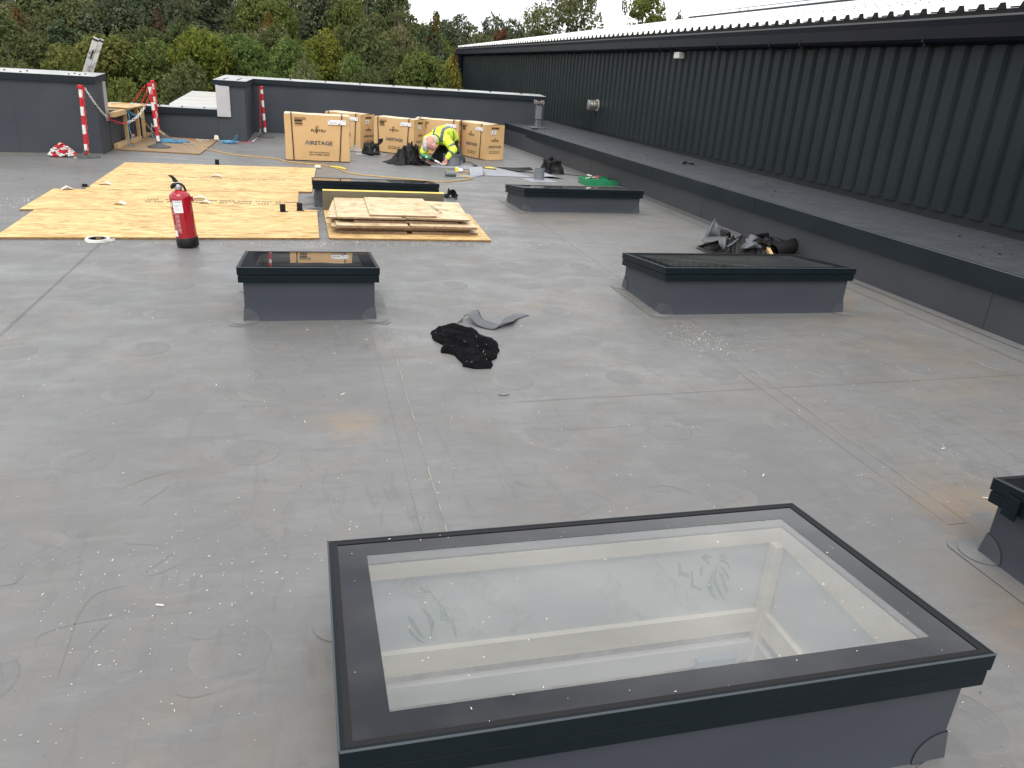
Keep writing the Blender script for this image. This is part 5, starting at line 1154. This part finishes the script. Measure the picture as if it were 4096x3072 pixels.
def chain(path, cols, label, link_=.060, name='plastic_chain'):
    """path: smooth points; cols: list of (fraction, material)"""
    P_ = smoothpath(path, 10); mb = MB(); D_ = [0]
    for a, b in zip(P_[:-1], P_[1:]): D_.append(D_[-1]+(b-a).length)
    tot = D_[-1]; n = max(2, int(tot/(link_*.86)))
    for i in range(n):
        s = (i+.5)/n*tot; k = next(j for j in range(1, len(D_)) if D_[j] >= s); u = (s-D_[k-1])/(D_[k]-D_[k-1]+1e-9); p = P_[k-1].lerp(P_[k], u); d_ = (P_[k]-P_[k-1]).normalized()
        q = d_.to_track_quat('X', 'Z').to_matrix().to_4x4(); M = Matrix.Translation(p) @ q @ Matrix.Rotation(R(90 if i % 2 else 12), 4, 'X')
        mt = next(m_ for f_, m_ in cols if s/tot <= f_+1e-6); mb.torus(M, link_*.5, link_*.27, .0046, mt, 10, 5)
    return tag(mb.build(name, smooth=True), label, 'chain', 'red and white plastic chains')
b1, t1 = barrier('barrier post standing before the left parapet wall', (-3.21, 13.16, .0), PY(*c4(290, 175), 13.14))
b2, t2 = barrier('barrier post standing on the landing board, nearest the steps', G(*c4(1608, 1220)).to_tuple()[:2]+(.02,), PY(*c4(1440, 140), 14.70))
b3p = G(*c4(1605, 1050)); b3, t3 = barrier('barrier post directly behind the one on the landing board', (b3p.x, b3p.y, .02), PY(*c4(1487, 92), b3p.y))
c9 = crop(600, 480, 4.022); b4p = G(*c9(1860, 275)); ct = crop(850, 280, 7.373)
b4, t4 = barrier('barrier post standing alone at the inner corner of the parapet', (b4p.x, b4p.y, 0), PY(*ct(1440, 490), b4p.y))
b5p = G(*c4(1875, 1022)); mb = MB(); mb.lathe([(.185, 0), (.187, .010), (.18, .016), (.10, .045), (.055, .062), (.042, .070), (.040, .10), (.030, .102)], m_rubber, 36)
o = tag(mb.build('weighted_base', smooth=True), 'empty round rubber base standing against the low parapet', 'post base'); o.location = (b5p.x, b5p.y-.05, .018)
hk = lambda t_, s, z=-.03: Vector((t_.x+s*.06, t_.y-.01, t_.z+z))
chain([hk(t1, 1), PY(*c4(560, 500), 13.5), PY(*c4(720, 680), 13.8), PY(*c4(880, 775), 14.0), PY(*c4(1060, 795), 14.2), PY(*c4(1240, 690), 14.4), PY(*c4(1400, 460), 14.6), hk(t2, 1, -.04)], [(.40, m_wht), (.60, m_red), (.84, m_wht), (1, m_red)], 'chain sagging between the left barrier post and the post on the landing board')
chain([hk(t1, .8), PY(*c4(350, 400), 13.08), PY(*c4(380, 700), 13.04), PY(*c4(405, 960), 13.0), PY(*c4(420, 1180), 12.98), PY(*c4(405, 1290), 12.93), G(*c4(320, 1335)), G(*c4(220, 1375)), G(*c4(150, 1330))], [(.62, m_red), (1, m_wht)], 'chain hanging down the left barrier post to the heap')
chain([hk(t2, -1, -.03), PY(*c4(1290, 290), 14.7), PY(*c4(1130, 510), 14.75), PY(*c4(985, 665), 14.85)], [(.5, m_red), (1, m_wht)], 'chain running down from the landing board post to the timber steps')
chain([hk(t3, -1, -.05), PY(*c4(1400, 280), 15.9), PY(*c4(1300, 490), 16.2)], [(1, m_red)], 'short red chain slanting down left from the rear barrier post')
chain([hk(t3, .8, -.04), PY(*c4(1590, 800), b3p.y-.1), PY(*c4(1640, 940), b3p.y-.1), PY(*c4(1740, 1035), b3p.y), G(*c9(320, 300)), G(*c9(760, 325), .02), G(*c9(1090, 335)), G(*c9(1300, 362)), G(*c9(1640, 350)), G(*c9(1745, 250)), PY(*c9(1775, 150), b4p.y-.15), PY(*ct(1410, 1100), b4p.y-.1), PY(*ct(1392, 560), b4p.y-.1)], [(.30, m_red), (.42, m_wht), (.54, m_red), (.64, m_wht), (.68, m_red), (.86, m_wht), (1, m_red)], 'chain lying along the roof between the rear post and the corner post')
mb = MB(); cp = G(*crop(0, 250, 4.148)(1045, 1560)); rnd = random.Random(9)
for i in range(420):
    a = rnd.random()*6.28; r_ = rnd.random()**.6; x, y = .19*r_*math.cos(a), .13*r_*math.sin(a); z = .02+.17*(1-r_**1.6)*rnd.random()**.4
    M = Matrix.Translation((cp.x+x, cp.y+y, z)) @ Matrix.Rotation(rnd.random()*6, 4, 'Z') @ Matrix.Rotation(rnd.random()*3, 4, 'X')
    mb.torus(M, .021, .012, .0055, m_red if mn.noise(Vector((x*14, y*14, z*16))) > 0. else m_wht, 7, 4)
tag(mb.build('chain_heap', smooth=True), 'heap of red and white plastic chain by the left barrier post', 'chain heap')
mb = MB(); a = PY(*c4(1085, 1070), 15.6); b = PY(*c4(1185, 990), 16.0); d_ = b-a
for i in range(5): mb.tube([a+d_*(i/5), a+d_*((i+1)/5)], .030, (m_red, m_wht)[i % 2], 14, cap=(i in (0, 4)))
tag(mb.build('fallen_pole', smooth=True), 'red and white pole lying under the timber steps', 'pole')
mb = MB(); M = Matrix.Translation(PY(*c4(1570, 900), 16.1)) @ Matrix.Rotation(R(38), 4, 'Y'); mb.box(-.12, .16, -.008, .008, -.012, .012, m_timber, M); mb.box(.0, .34, -.003, .003, -.03, .03, mat('trowel_grey', (.16, .15, .14), .5), M)
tag(mb.build('hand_saw', bevel=.002), 'dark saw blade leaning behind the barrier posts', 'saw')

# ================================================================ TIMBER STEPS, LANDING, LADDER
board('landing_board', [(-3.10, 14.2), (-1.71, 13.97), (-1.66, 16.35), (-3.0, 16.6)], .001, .018, m_osbdirty, m_osbedge, 'dirty osb landing board in front of the access gap', None)
e = empty('timber_steps', (-3.0, 15.4, 0), 'timber and osb step up to the low parapet', 'steps')
def tb(name, a, b, s=.035, s2=None, mt=m_timber):
    a = Vector(a); b = Vector(b); d_ = b-a; q = d_.to_track_quat('Z', 'X').to_matrix().to_4x4(); mb = MB(); mb.box(-s, s, -(s2 or s), (s2 or s), 0, d_.length, mt, Matrix.Translation(a) @ q)
    return W(mb.build(name, bevel=.003), e)
tb('rail', (-3.02, 14.25, .056), (-3.0, 15.05, .056), .036); tb('rail', (-2.93, 15.06, .056), (-2.93, 15.75, .056), .034); tb('rail', (-2.96, 16.5, .05), (-2.75, 16.9, .05), .03)
tb('leg', (-2.985, 15.0, .02), (-2.985, 15.0, .60), .026, .036); tb('leg', (-2.93, 15.72, .02), (-2.93, 15.72, .575), .026, .036); tb('leg', (-2.94, 16.3, .02), (-2.94, 16.3, .575), .026, .036)
tb('beam', (-2.965, 14.0, .563), (-2.95, 14.86, .563), .038); tb('beam', (-2.95, 15.04, .585), (-2.93, 16.4, .585), .02, .03)
mb = MB(); mb.prism([(-3.62, 14.95), (-2.86, 14.75), (-2.77, 15.75), (-3.5, 15.95)], .607, .625, m_osbedge, m_osb); W(mb.build('platform'), e)
mb = MB(); mb.prism([(-3.6, 14.5), (-3.0, 14.45), (-2.92, 15.5), (-3.5, 15.6)], .585, .602, m_osbedge, m_osbdirty); W(mb.build('under_board'), e)
o = drape('crumpled_paper', -2.72, 16.45, .03, .08, .10, 5, m_paper, 'crumpled pale paper beside the far leg of the timber steps', 'paper', 3, .3)
o = sheetpatch(None, 'foam_wedge', ((-1.72, 16.28, .02), (-1.62, 16.28, .02), (-1.64, 16.3, .10), (-1.70, 16.3, .11)), m_paper, solid=.03, n=4); tag(o, 'small cream foam wedge against the low parapet', 'foam')
o = sheetpatch(None, 'foam_scrap', ((-.42, 17.55, .005), (-.25, 17.55, .005), (-.28, 17.68, .02), (-.40, 17.68, .02)), m_paper, solid=.02, n=4); tag(o, 'cream foam scrap on the roof left of the large carton', 'foam')
o = sheetpatch(None, 'foam_scrap', ((.10, 12.75, .005), (.2, 12.72, .005), (.2, 12.8, .03), (.12, 12.82, .03)), m_paper, solid=.02, n=4); tag(o, 'cream scrap at the far right corner of the osb sheets', 'foam')
e = empty('ladder', (-3.4, 15.0, -5), 'worn aluminium ladder end rising above the left parapet', 'ladder')
def lframe(o):
    z_ = dr; y_ = Vector((-.215, 1, 0)); y_ = (y_-z_*y_.dot(z_)).normalized(); x_ = y_.cross(z_); m_ = Matrix((x_, y_, z_)).transposed().to_4x4(); m_.translation = o; return m_
topL = PY(392, 160, 14.7); botL = PY(352, 287, 14.72); dr = (topL-botL).normalized(); 
for k, (off, wd) in enumerate(((Vector((-.035, 0, 0)), .043), (Vector((.045, .0, -.012)), .031))):
    M = lframe(topL+off); mb = MB()
    mb.box(-wd, wd, -.013, .013, -6.2, -.014, m_alu, M); mb.box(-wd*.9, wd*.9, -.018, -.014, -6.2, -.014, m_alu, M); st = W(mb.build('stile', bevel=.004), e)
    mb = MB(); mb.box(-wd-.002, wd+.002, -.022, .017, -.013, .012, m_black, M); W(mb.build('end_cap', bevel=.003), e)
    mb = MB(); mb.box(-wd, wd, .40, .43, -6.2, -.014, m_alu, M); W(mb.build('stile', bevel=.004), e)
    if k == 0:
        for z in range(1, 21): mb = MB(); mb.tube([M @ Vector((0, .013, -.3*z)), M @ Vector((0, .40, -.3*z))], .015, m_alu, 8); W(mb.build('rung', smooth=True), e)
mb = MB(); M = lframe(topL); 
mb.lathe([(.012, 0), (.012, .01)], m_black, 12, M @ Matrix.Translation((-.055, -.03, -.24)) @ Matrix.Rotation(R(90), 4, 'X')); mb.box(-.03, -.01, -.026, -.02, -.32, -.18, m_gasket, M); W(mb.build('marking'), e)
# cabin beyond
e = empty('site_cabin', (-1.9, 27, -5), 'white flat roofed cabin beyond the low parapet', 'cabin')
mb = MB(); mb.prism([(-3.45, 23.3), (1.5, 23.1), (1.5, 31.0), (-3.85, 31.1)], -5, .10, m_cabin); W(mb.build('body'), e)
mb = MB(); mb.prism([(-3.5, 23.2), (1.6, 23.0), (1.6, 31.1), (-3.9, 31.2)], .10, .17, m_cabin); mb.prism([(-3.5, 23.22), (1.6, 23.02), (1.6, 31.1), (-3.9, 31.2)], .19, .23, m_cabin, m_cabroof); W(mb.build('roof'), e)
mb = MB(); mb.prism([(-3.47, 23.27), (1.55, 23.07), (1.55, 31.05), (-3.86, 31.15)], .17, .19, m_dark); W(mb.build('gutter_shadow_gap'), e)

# ================================================================ TREES
def leafmat(name, c, c2, tr=.45):
    M = bpy.data.materials.new(name); M.use_nodes = True; t = M.node_tree; t.nodes.clear()
    o = t.nodes.new('ShaderNodeOutputMaterial'); mxs = t.nodes.new('ShaderNodeMixShader'); mxs.inputs['Fac'].default_value = tr
    d_ = t.nodes.new('ShaderNodeBsdfDiffuse'); tl = t.nodes.new('ShaderNodeBsdfTranslucent')
    g = t.nodes.new('ShaderNodeNewGeometry'); tc = t.nodes.new('ShaderNodeTexCoord')
    f, _ = noise(t, tc.outputs['Object'], .9, .35, .65, 3)
    col = mixc(t, c, c2, f)
    oi = t.nodes.new('ShaderNodeObjectInfo')
    hs = t.nodes.new('ShaderNodeHueSaturation'); mr = t.nodes.new('ShaderNodeMapRange'); mr.inputs['To Min'].default_value = .6; mr.inputs['To Max'].default_value = 1.35
    t.links.new(g.outputs['Random Per Island'], mr.inputs['Value']); t.links.new(mr.outputs[0], hs.inputs['Value'])
    mr2 = t.nodes.new('ShaderNodeMapRange'); mr2.inputs['To Min'].default_value = .475; mr2.inputs['To Max'].default_value = .525; t.links.new(oi.outputs['Random'], mr2.inputs['Value']); t.links.new(mr2.outputs[0], hs.inputs['Hue'])
    t.links.new(col, hs.inputs['Color']); t.links.new(hs.outputs['Color'], d_.inputs['Color']); t.links.new(hs.outputs['Color'], tl.inputs['Color'])
    t.links.new(d_.outputs[0], mxs.inputs[1]); t.links.new(tl.outputs[0], mxs.inputs[2]); t.links.new(mxs.outputs[0], o.inputs['Surface']); return M
LM = {'green': leafmat('leaf_green', (.112, .150, .042), (.180, .205, .064)), 'dark': leafmat('leaf_dark_green', (.090, .114, .046), (.140, .160, .066)),
      'lime': leafmat('leaf_yellow_green', (.155, .185, .036), (.24, .23, .05)), 'olive': leafmat('leaf_olive', (.135, .145, .062), (.20, .20, .095)),
      'gold': leafmat('leaf_gold', (.22, .155, .035), (.15, .125, .035)), 'rust': leafmat('leaf_rust', (.22, .115, .050), (.15, .085, .040)),
      'pine': leafmat('needle_pine', (.082, .106, .060), (.118, .138, .078), .3), 'brown': leafmat('bare_twig_brown', (.10, .065, .045), (.075, .055, .038), .1)}
def leafmesh(name, blobs, n, size, mt, seed, gap=.0, shell=.55, droop=0.):
    g = np.random.default_rng(seed); tot = sum(b[1][0]*b[1][1]+b[1][2]*b[1][0] for b in blobs); C_ = []; NN = []
    for c, r in blobs:
        k = int(n*(r[0]*r[1]+r[2]*r[0])/tot); u = g.normal(size=(k, 3)); u /= np.linalg.norm(u, axis=1)[:, None]
        rad = shell+(1-shell)*g.random(k)**.5; rad *= 1+.22*np.sin(u[:, 0]*7+seed)*np.sin(u[:, 1]*6+seed*2)*np.sin(u[:, 2]*8)
        C_.append(np.array(c)+u*rad[:, None]*np.array(r)); NN.append(u)
    C_ = np.concatenate(C_); NN = np.concatenate(NN); k = len(C_)
    # sub-clumps: pull leaves towards random attractors so that gaps open between them
    na = max(20, k//70); A_ = C_[g.integers(0, k, na)]; idx = g.integers(0, na, k)
    best = np.full(k, 1e9); bi = np.zeros(k, int)
    for s in range(0, na, 64):
        d2 = ((C_[:, None, :]-A_[None, s:s+64, :])**2).sum(2); j = d2.argmin(1); dd = d2[np.arange(k), j]; m_ = dd < best; best[m_] = dd[m_]; bi[m_] = j[m_]+s
    C_ = C_+(A_[bi]-C_)*(.45*g.random(k))[:, None]
    nrm = NN*.7+g.normal(size=(k, 3))*.6; nrm[:, 2] += .35; nrm /= np.linalg.norm(nrm, axis=1)[:, None]
    a = np.cross(nrm, g.normal(size=(k, 3))); a /= np.linalg.norm(a, axis=1)[:, None]; b = np.cross(nrm, a)
    s = size*(.6+.8*g.random(k)); a *= s[:, None]; b *= (s*.55)[:, None]
    vs = np.stack([C_-a, C_-b*1.0+a*.1, C_+a, C_+b], 1).reshape(-1, 3)
    me = bpy.data.meshes.new(name); me.vertices.add(4*k); me.vertices.foreach_set('co', vs.ravel()); me.loops.add(4*k); me.loops.foreach_set('vertex_index', np.arange(4*k)); me.polygons.add(k); me.polygons.foreach_set('loop_start', np.arange(0, 4*k, 4)); me.polygons.foreach_set('loop_total', np.full(k, 4))
    me.materials.append(mt); me.update(); me.validate(); return me
def trunkmesh(h, top, seed, limbs=7, r=.18):
    rn = random.Random(seed); mb = MB(); mb.tube([(0, 0, 0), (.05, 0, h*.3), (-.05, .05, h*.6), (0, 0, h*top)], [r, r*.8, r*.55, r*.2], m_bark, 8)
    for i in range(limbs):
        z = h*(.25+.6*i/limbs); a = rn.random()*6.28; l = h*.22*(1.1-.6*i/limbs); mb.tube([(0, 0, z), (l*.5*math.cos(a), l*.5*math.sin(a), z+l*.35), (l*math.cos(a), l*math.sin(a), z+l*.8)], [r*.4, r*.25, r*.08], m_bark, 6)
    return mb
PROTO = {}
def proto(kind, form, seed):
    """unit tree: height 10"""
    rn = random.Random(seed); bl = []
    if form == 'broad':
        for i in range(17):
            a = rn.random()*6.28; zt = rn.random(); rr_ = 2.5*math.sin(math.pi*(.15+.75*zt))*rn.uniform(.35, 1); s = rn.uniform(.85, 1.5)
            bl.append(((rr_*math.cos(a), rr_*math.sin(a), 2.4+6.3*zt), (s, s, s*.8)))
        bl.append(((0, 0, 5.2), (2.2, 2.2, 3.2))); n, sz = 24000, .10
    elif form == 'tall':
        for i in range(16):
            a = rn.random()*6.28; zt = i/15; rr_ = 1.3*math.sin(math.pi*(.12+.80*zt))*rn.uniform(.3, 1); s = rn.uniform(.55, 1.0)*(1.25-.6*zt)
            bl.append(((rr_*math.cos(a), rr_*math.sin(a), 2.+7.4*zt), (s, s, s*1.1)))
        n, sz = 12000, .11
    elif form == 'pine':
        for i in range(44):
            a = i*2.4+rn.random(); zt = (i/43)**.85; rr_ = (2.0-1.75*zt)*rn.uniform(.25, 1); s = rn.uniform(.55, .95)*(1.25-.75*zt)
            bl.append(((rr_*math.cos(a), rr_*math.sin(a), 2.4+7.1*zt), (s, s, s*.75)))
        bl.append(((0, 0, 9.5), (.22, .22, .8))); bl.append(((0, 0, 5.5), (1.2, 1.2, 3))); n, sz = 16000, .10
    elif form == 'airy':
        for i in range(40):
            a = rn.random()*6.28; zt = rn.random(); rr_ = 3.0*math.sin(math.pi*(.1+.8*zt))*rn.uniform(.3, 1); s = rn.uniform(.5, 1.05)
            bl.append(((rr_*math.cos(a), rr_*math.sin(a), 2.4+7.0*zt), (s, s, s*.8)))
        n, sz = 15000, .085
    else:  # bush
        for i in range(14):
            a = rn.random()*6.28; zt = rn.random(); rr_ = 3.0*(1-zt*.55)*rn.uniform(.2, 1); s = rn.uniform(1.1, 1.9)
            bl.append(((rr_*math.cos(a), rr_*math.sin(a), 1.6+6.9*zt), (s, s, s*.8)))
        n, sz = 20000, .11
    crown = leafmesh('crown', bl, n, sz, LM[kind], seed)
    tr = trunkmesh(10, .93, seed, 12 if form == 'airy' else 7, .17); me = bpy.data.meshes.new('trunk'); me.from_pydata(tr.v, [], tr.f); me.materials.append(m_bark)
    return crown, me
seen = {}
KN = {'broad': ('broadleaf_tree', 'tree'), 'tall': ('slender_tree', 'tree'), 'pine': ('pine_tree', 'pine tree'), 'airy': ('open_crowned_tree', 'tree'), 'bush': ('bush', 'bush')}
CN = {'green': 'mid green', 'dark': 'dark green', 'lime': 'yellow green', 'olive': 'pale olive', 'gold': 'golden', 'rust': 'rusty orange', 'pine': 'dark needled', 'brown': 'brown leafless'}
def tree(u, vtop, dist, wpx, kind, form, label=None, zb=-5.):
    if 540 < u < 1120 and dist < 34: dist = 34.5+(dist-23)*.25
    t_ = PY(u, vtop, dist); h = t_.z-zb; wid = wpx/F*dist*1.05
    v_ = seen.get((kind, form, 'n'), 0); seen[(kind, form, 'n')] = v_+1; key = (kind, form, v_ % (2 if form in ('broad', 'pine') else 1))
    if key not in PROTO: PROTO[key] = proto(kind, form, hash_(kind+form)+key[2]*17)
    cr_, tr_ = PROTO[key]; e = empty(KN[form][0], (t_.x, dist, zb), label, KN[form][1], 'trees beyond the roof')
    base = {'broad': 6.2, 'tall': 3.6, 'pine': 4.2, 'airy': 6.8, 'bush': 7.6}[form]
    e.scale = (wid/base, wid/base, h/10.); e.rotation_euler.z = random.random()*6.28
    for nm, me_ in (('crown', cr_), ('trunk', tr_)): link(nm, me_, e)
    return e
def hash_(s): return sum(ord(c)*(i+3) for i, c in enumerate(s)) % 997
# (u, vtop, distance, crown width px, kind, form, label)
T = [
 # near bushes and crowns just beyond the parapet
 (690, 205, 23, 300, 'olive', 'bush', 'pale olive bush just behind the barrier posts'),
 (250, 245, 22, 150, 'olive', 'bush', 'small pale bush left of the ladder, just above the coping'),
 (60, 235, 26, 330, 'dark', 'bush', 'dark bush at the left edge just above the coping'),
 (500, 250, 27, 260, 'green', 'bush', 'green bush between ladder and barrier posts'),
 (1240, 200, 24, 260, 'olive', 'bush', 'pale bush rising behind the middle of the long parapet'),
 (860, 240, 30, 260, 'dark', 'bush', 'dark bush behind the pale roofed cabin'),
 (1020, 230, 27, 230, 'green', 'bush', 'green bush right above the raised parapet block'),
 (1480, 250, 30, 280, 'dark', 'bush', 'dark bush behind the right half of the long parapet'),
 # middle row broadleaves
 (20, 120, 34, 300, 'olive', 'broad', 'olive tree at the far left edge'),
 (200, 130, 33, 300, 'green', 'broad', 'green tree behind the ladder'),
 (400, 60, 37, 330, 'green', 'broad', 'tall green tree above the ladder'),
 (590, 115, 31, 310, 'green', 'broad', 'bright green tree above the two paired barrier posts'),
 (790, 75, 36, 300, 'lime', 'broad', 'yellow green tree left of the middle of the wood'),
 (960, 60, 37, 300, 'green', 'broad', 'green tree above the raised parapet block'),
 (870, 150, 30, 240, 'dark', 'broad', 'dark green tree over the pale roofed cabin'),
 (1120, 105, 33, 320, 'green', 'broad', 'green tree over the left part of the long parapet'),
 (1290, 70, 38, 280, 'lime', 'broad', 'yellow green tree in the middle of the wood'),
 (1480, 20, 36, 330, 'dark', 'broad', 'tall dark green tree above the cartons'),
 (1620, 60, 33, 300, 'dark', 'broad', 'dark green tree left of the far end of the metal building'),
 (1700, 120, 30, 300, 'green', 'broad', 'bright green tree beside the downpipe of the metal building'),
 (1800, 210, 27, 150, 'lime', 'tall', 'yellowish tree right next to the downpipe'),
 (1400, 170, 31, 240, 'green', 'broad', 'lower green tree over the cartons'),
 # accents
 (1735, 40, 46, 110, 'gold', 'tall', 'narrow golden tree left of the metal building'),
 (1830, 95, 42, 150, 'gold', 'broad', 'golden brown tree just above the end of the white roof'),
 (2010, 90, 50, 110, 'rust', 'tall', 'rusty orange tree rising behind the white roof'),
 (1070, 45, 45, 90, 'gold', 'tall', 'small yellow topped tree in the middle of the wood'),
 (620, 25, 46, 110, 'brown', 'tall', 'brown bare tree above the barrier posts'),
 (55, 5, 47, 100, 'rust', 'tall', 'reddish brown tree near the top left corner'),
 (1060, -20, 52, 90, 'brown', 'tall', 'brown bare tree behind the yellow topped one'),
 (170, 20, 50, 240, 'dark', 'broad', 'dark tree in the upper left of the wood'),
 (1900, 130, 44, 200, 'green', 'broad', 'green tree behind the far corner of the white roof'),
 (1950, 60, 55, 230, 'olive', 'broad', 'grey olive tree behind the rusty orange one'),
 (2200, 110, 44, 240, 'olive', 'broad', 'olive tree low behind the white roof'),
 (2290, -110, 38, 420, 'olive', 'airy', 'open crowned tree standing against the sky behind the white roof'),
 (2590, -90, 40, 400, 'green', 'airy', 'right hand open crowned tree against the sky'),
 (2470, 60, 52, 300, 'dark', 'broad', 'dark tree between the two open crowned trees'),
 (2080, 40, 52, 260, 'pine', 'broad', 'dark pine left of the open crowned trees'),
 (1990, 20, 60, 250, 'pine', 'broad', 'dark pine against the sky above the rusty tree'),
 (1850, 25, 60, 260, 'pine', 'broad', 'dark pine against the sky above the golden trees'),
 (2720, 42, 80, 120, 'pine', 'pine', 'small dark pine peeping over the white roof'),
 (2960, 34, 95, 55, 'dark', 'pine', 'tiny tree top showing over the ridge, left of two'),
 (2995, 30, 97, 50, 'dark', 'pine', 'tiny tree top showing over the ridge, right of two'),
 (2660, 55, 78, 130, 'pine', 'pine', 'small dark pine left of the one peeping over the roof'),
]
random.seed(3)
for a in T: tree(*a)
# back row of pines closing the wood
used_ = {}
def uniq(l_, e_):
    if l_ in used_: used_[l_]['label'] = l_+', the left one'; e_['label'] = l_+', the right one'
    else: used_[l_] = e_
k = 0; words = ('at the far left', 'left of centre', 'behind the middle', 'behind the golden trees')
for row, (d0, v0, v1) in enumerate(((60, -230, -120), (51, -120, -20), (43, 0, 80))):
    u = -260 if row == 0 else -180
    while u < (1800 if row < 2 else 1780):
        vv = random.uniform(v0, v1)
        if u > 1600: vv = max(vv, random.uniform(12, 60))
        kd = random.choice(('pine', 'dark', 'olive', 'dark', 'pine')) if row == 0 else random.choice(('pine', 'dark', 'green', 'olive', 'dark'))
        fm = 'pine' if kd == 'pine' and u < 1450 and random.random() < .6 else 'broad'
        LK = ((-150, 'well beyond the left edge'), (-40, 'just beyond the left edge'), (50, 'at the very left edge'), (140, 'above the middle of the left parapet'), (230, 'above the ladder foot'), (320, 'directly above the ladder'), (410, 'just right of the ladder'), (560, 'above the timber steps'), (700, 'above the paired barrier posts'), (860, 'above the pale cabin'), (1000, 'above the raised parapet block'), (1130, 'above the corner barrier post'), (1270, 'above the left half of the largest carton'), (1400, 'above the right half of the largest carton'), (1540, 'above the second carton'), (1680, 'above the carton left of the worker'), (1780, 'above the worker'), (9999, 'above the end of the metal building'))
        e = tree(u, vv, d0+random.uniform(-4, 4), random.uniform(240, 330), kd, fm, '%s tree, %s row, %s' % (CN[kd], ('back', 'second', 'third')[row], next(t_ for l_, t_ in LK if u < l_)))
        uniq(e['label'], e); u += random.uniform(95, 130); k += 1
# wood a step to the side would bring into view
ORD = ('first', 'second', 'third', 'fourth', 'fifth', 'sixth', 'seventh', 'eighth')
for i in range(8):
    tree(-560-i*330, random.uniform(-60, 80), random.uniform(34, 52), 380, 'dark', 'broad', 'dark broadleaf tree, %s beyond the left edge of the picture' % ORD[i])
for i in range(6):
    tree(2150+i*400, random.uniform(40, 120)-i*14, random.uniform(60, 70), 380, 'dark', 'broad', 'dark tree behind the metal building, %s counting from its far corner' % ORD[i])
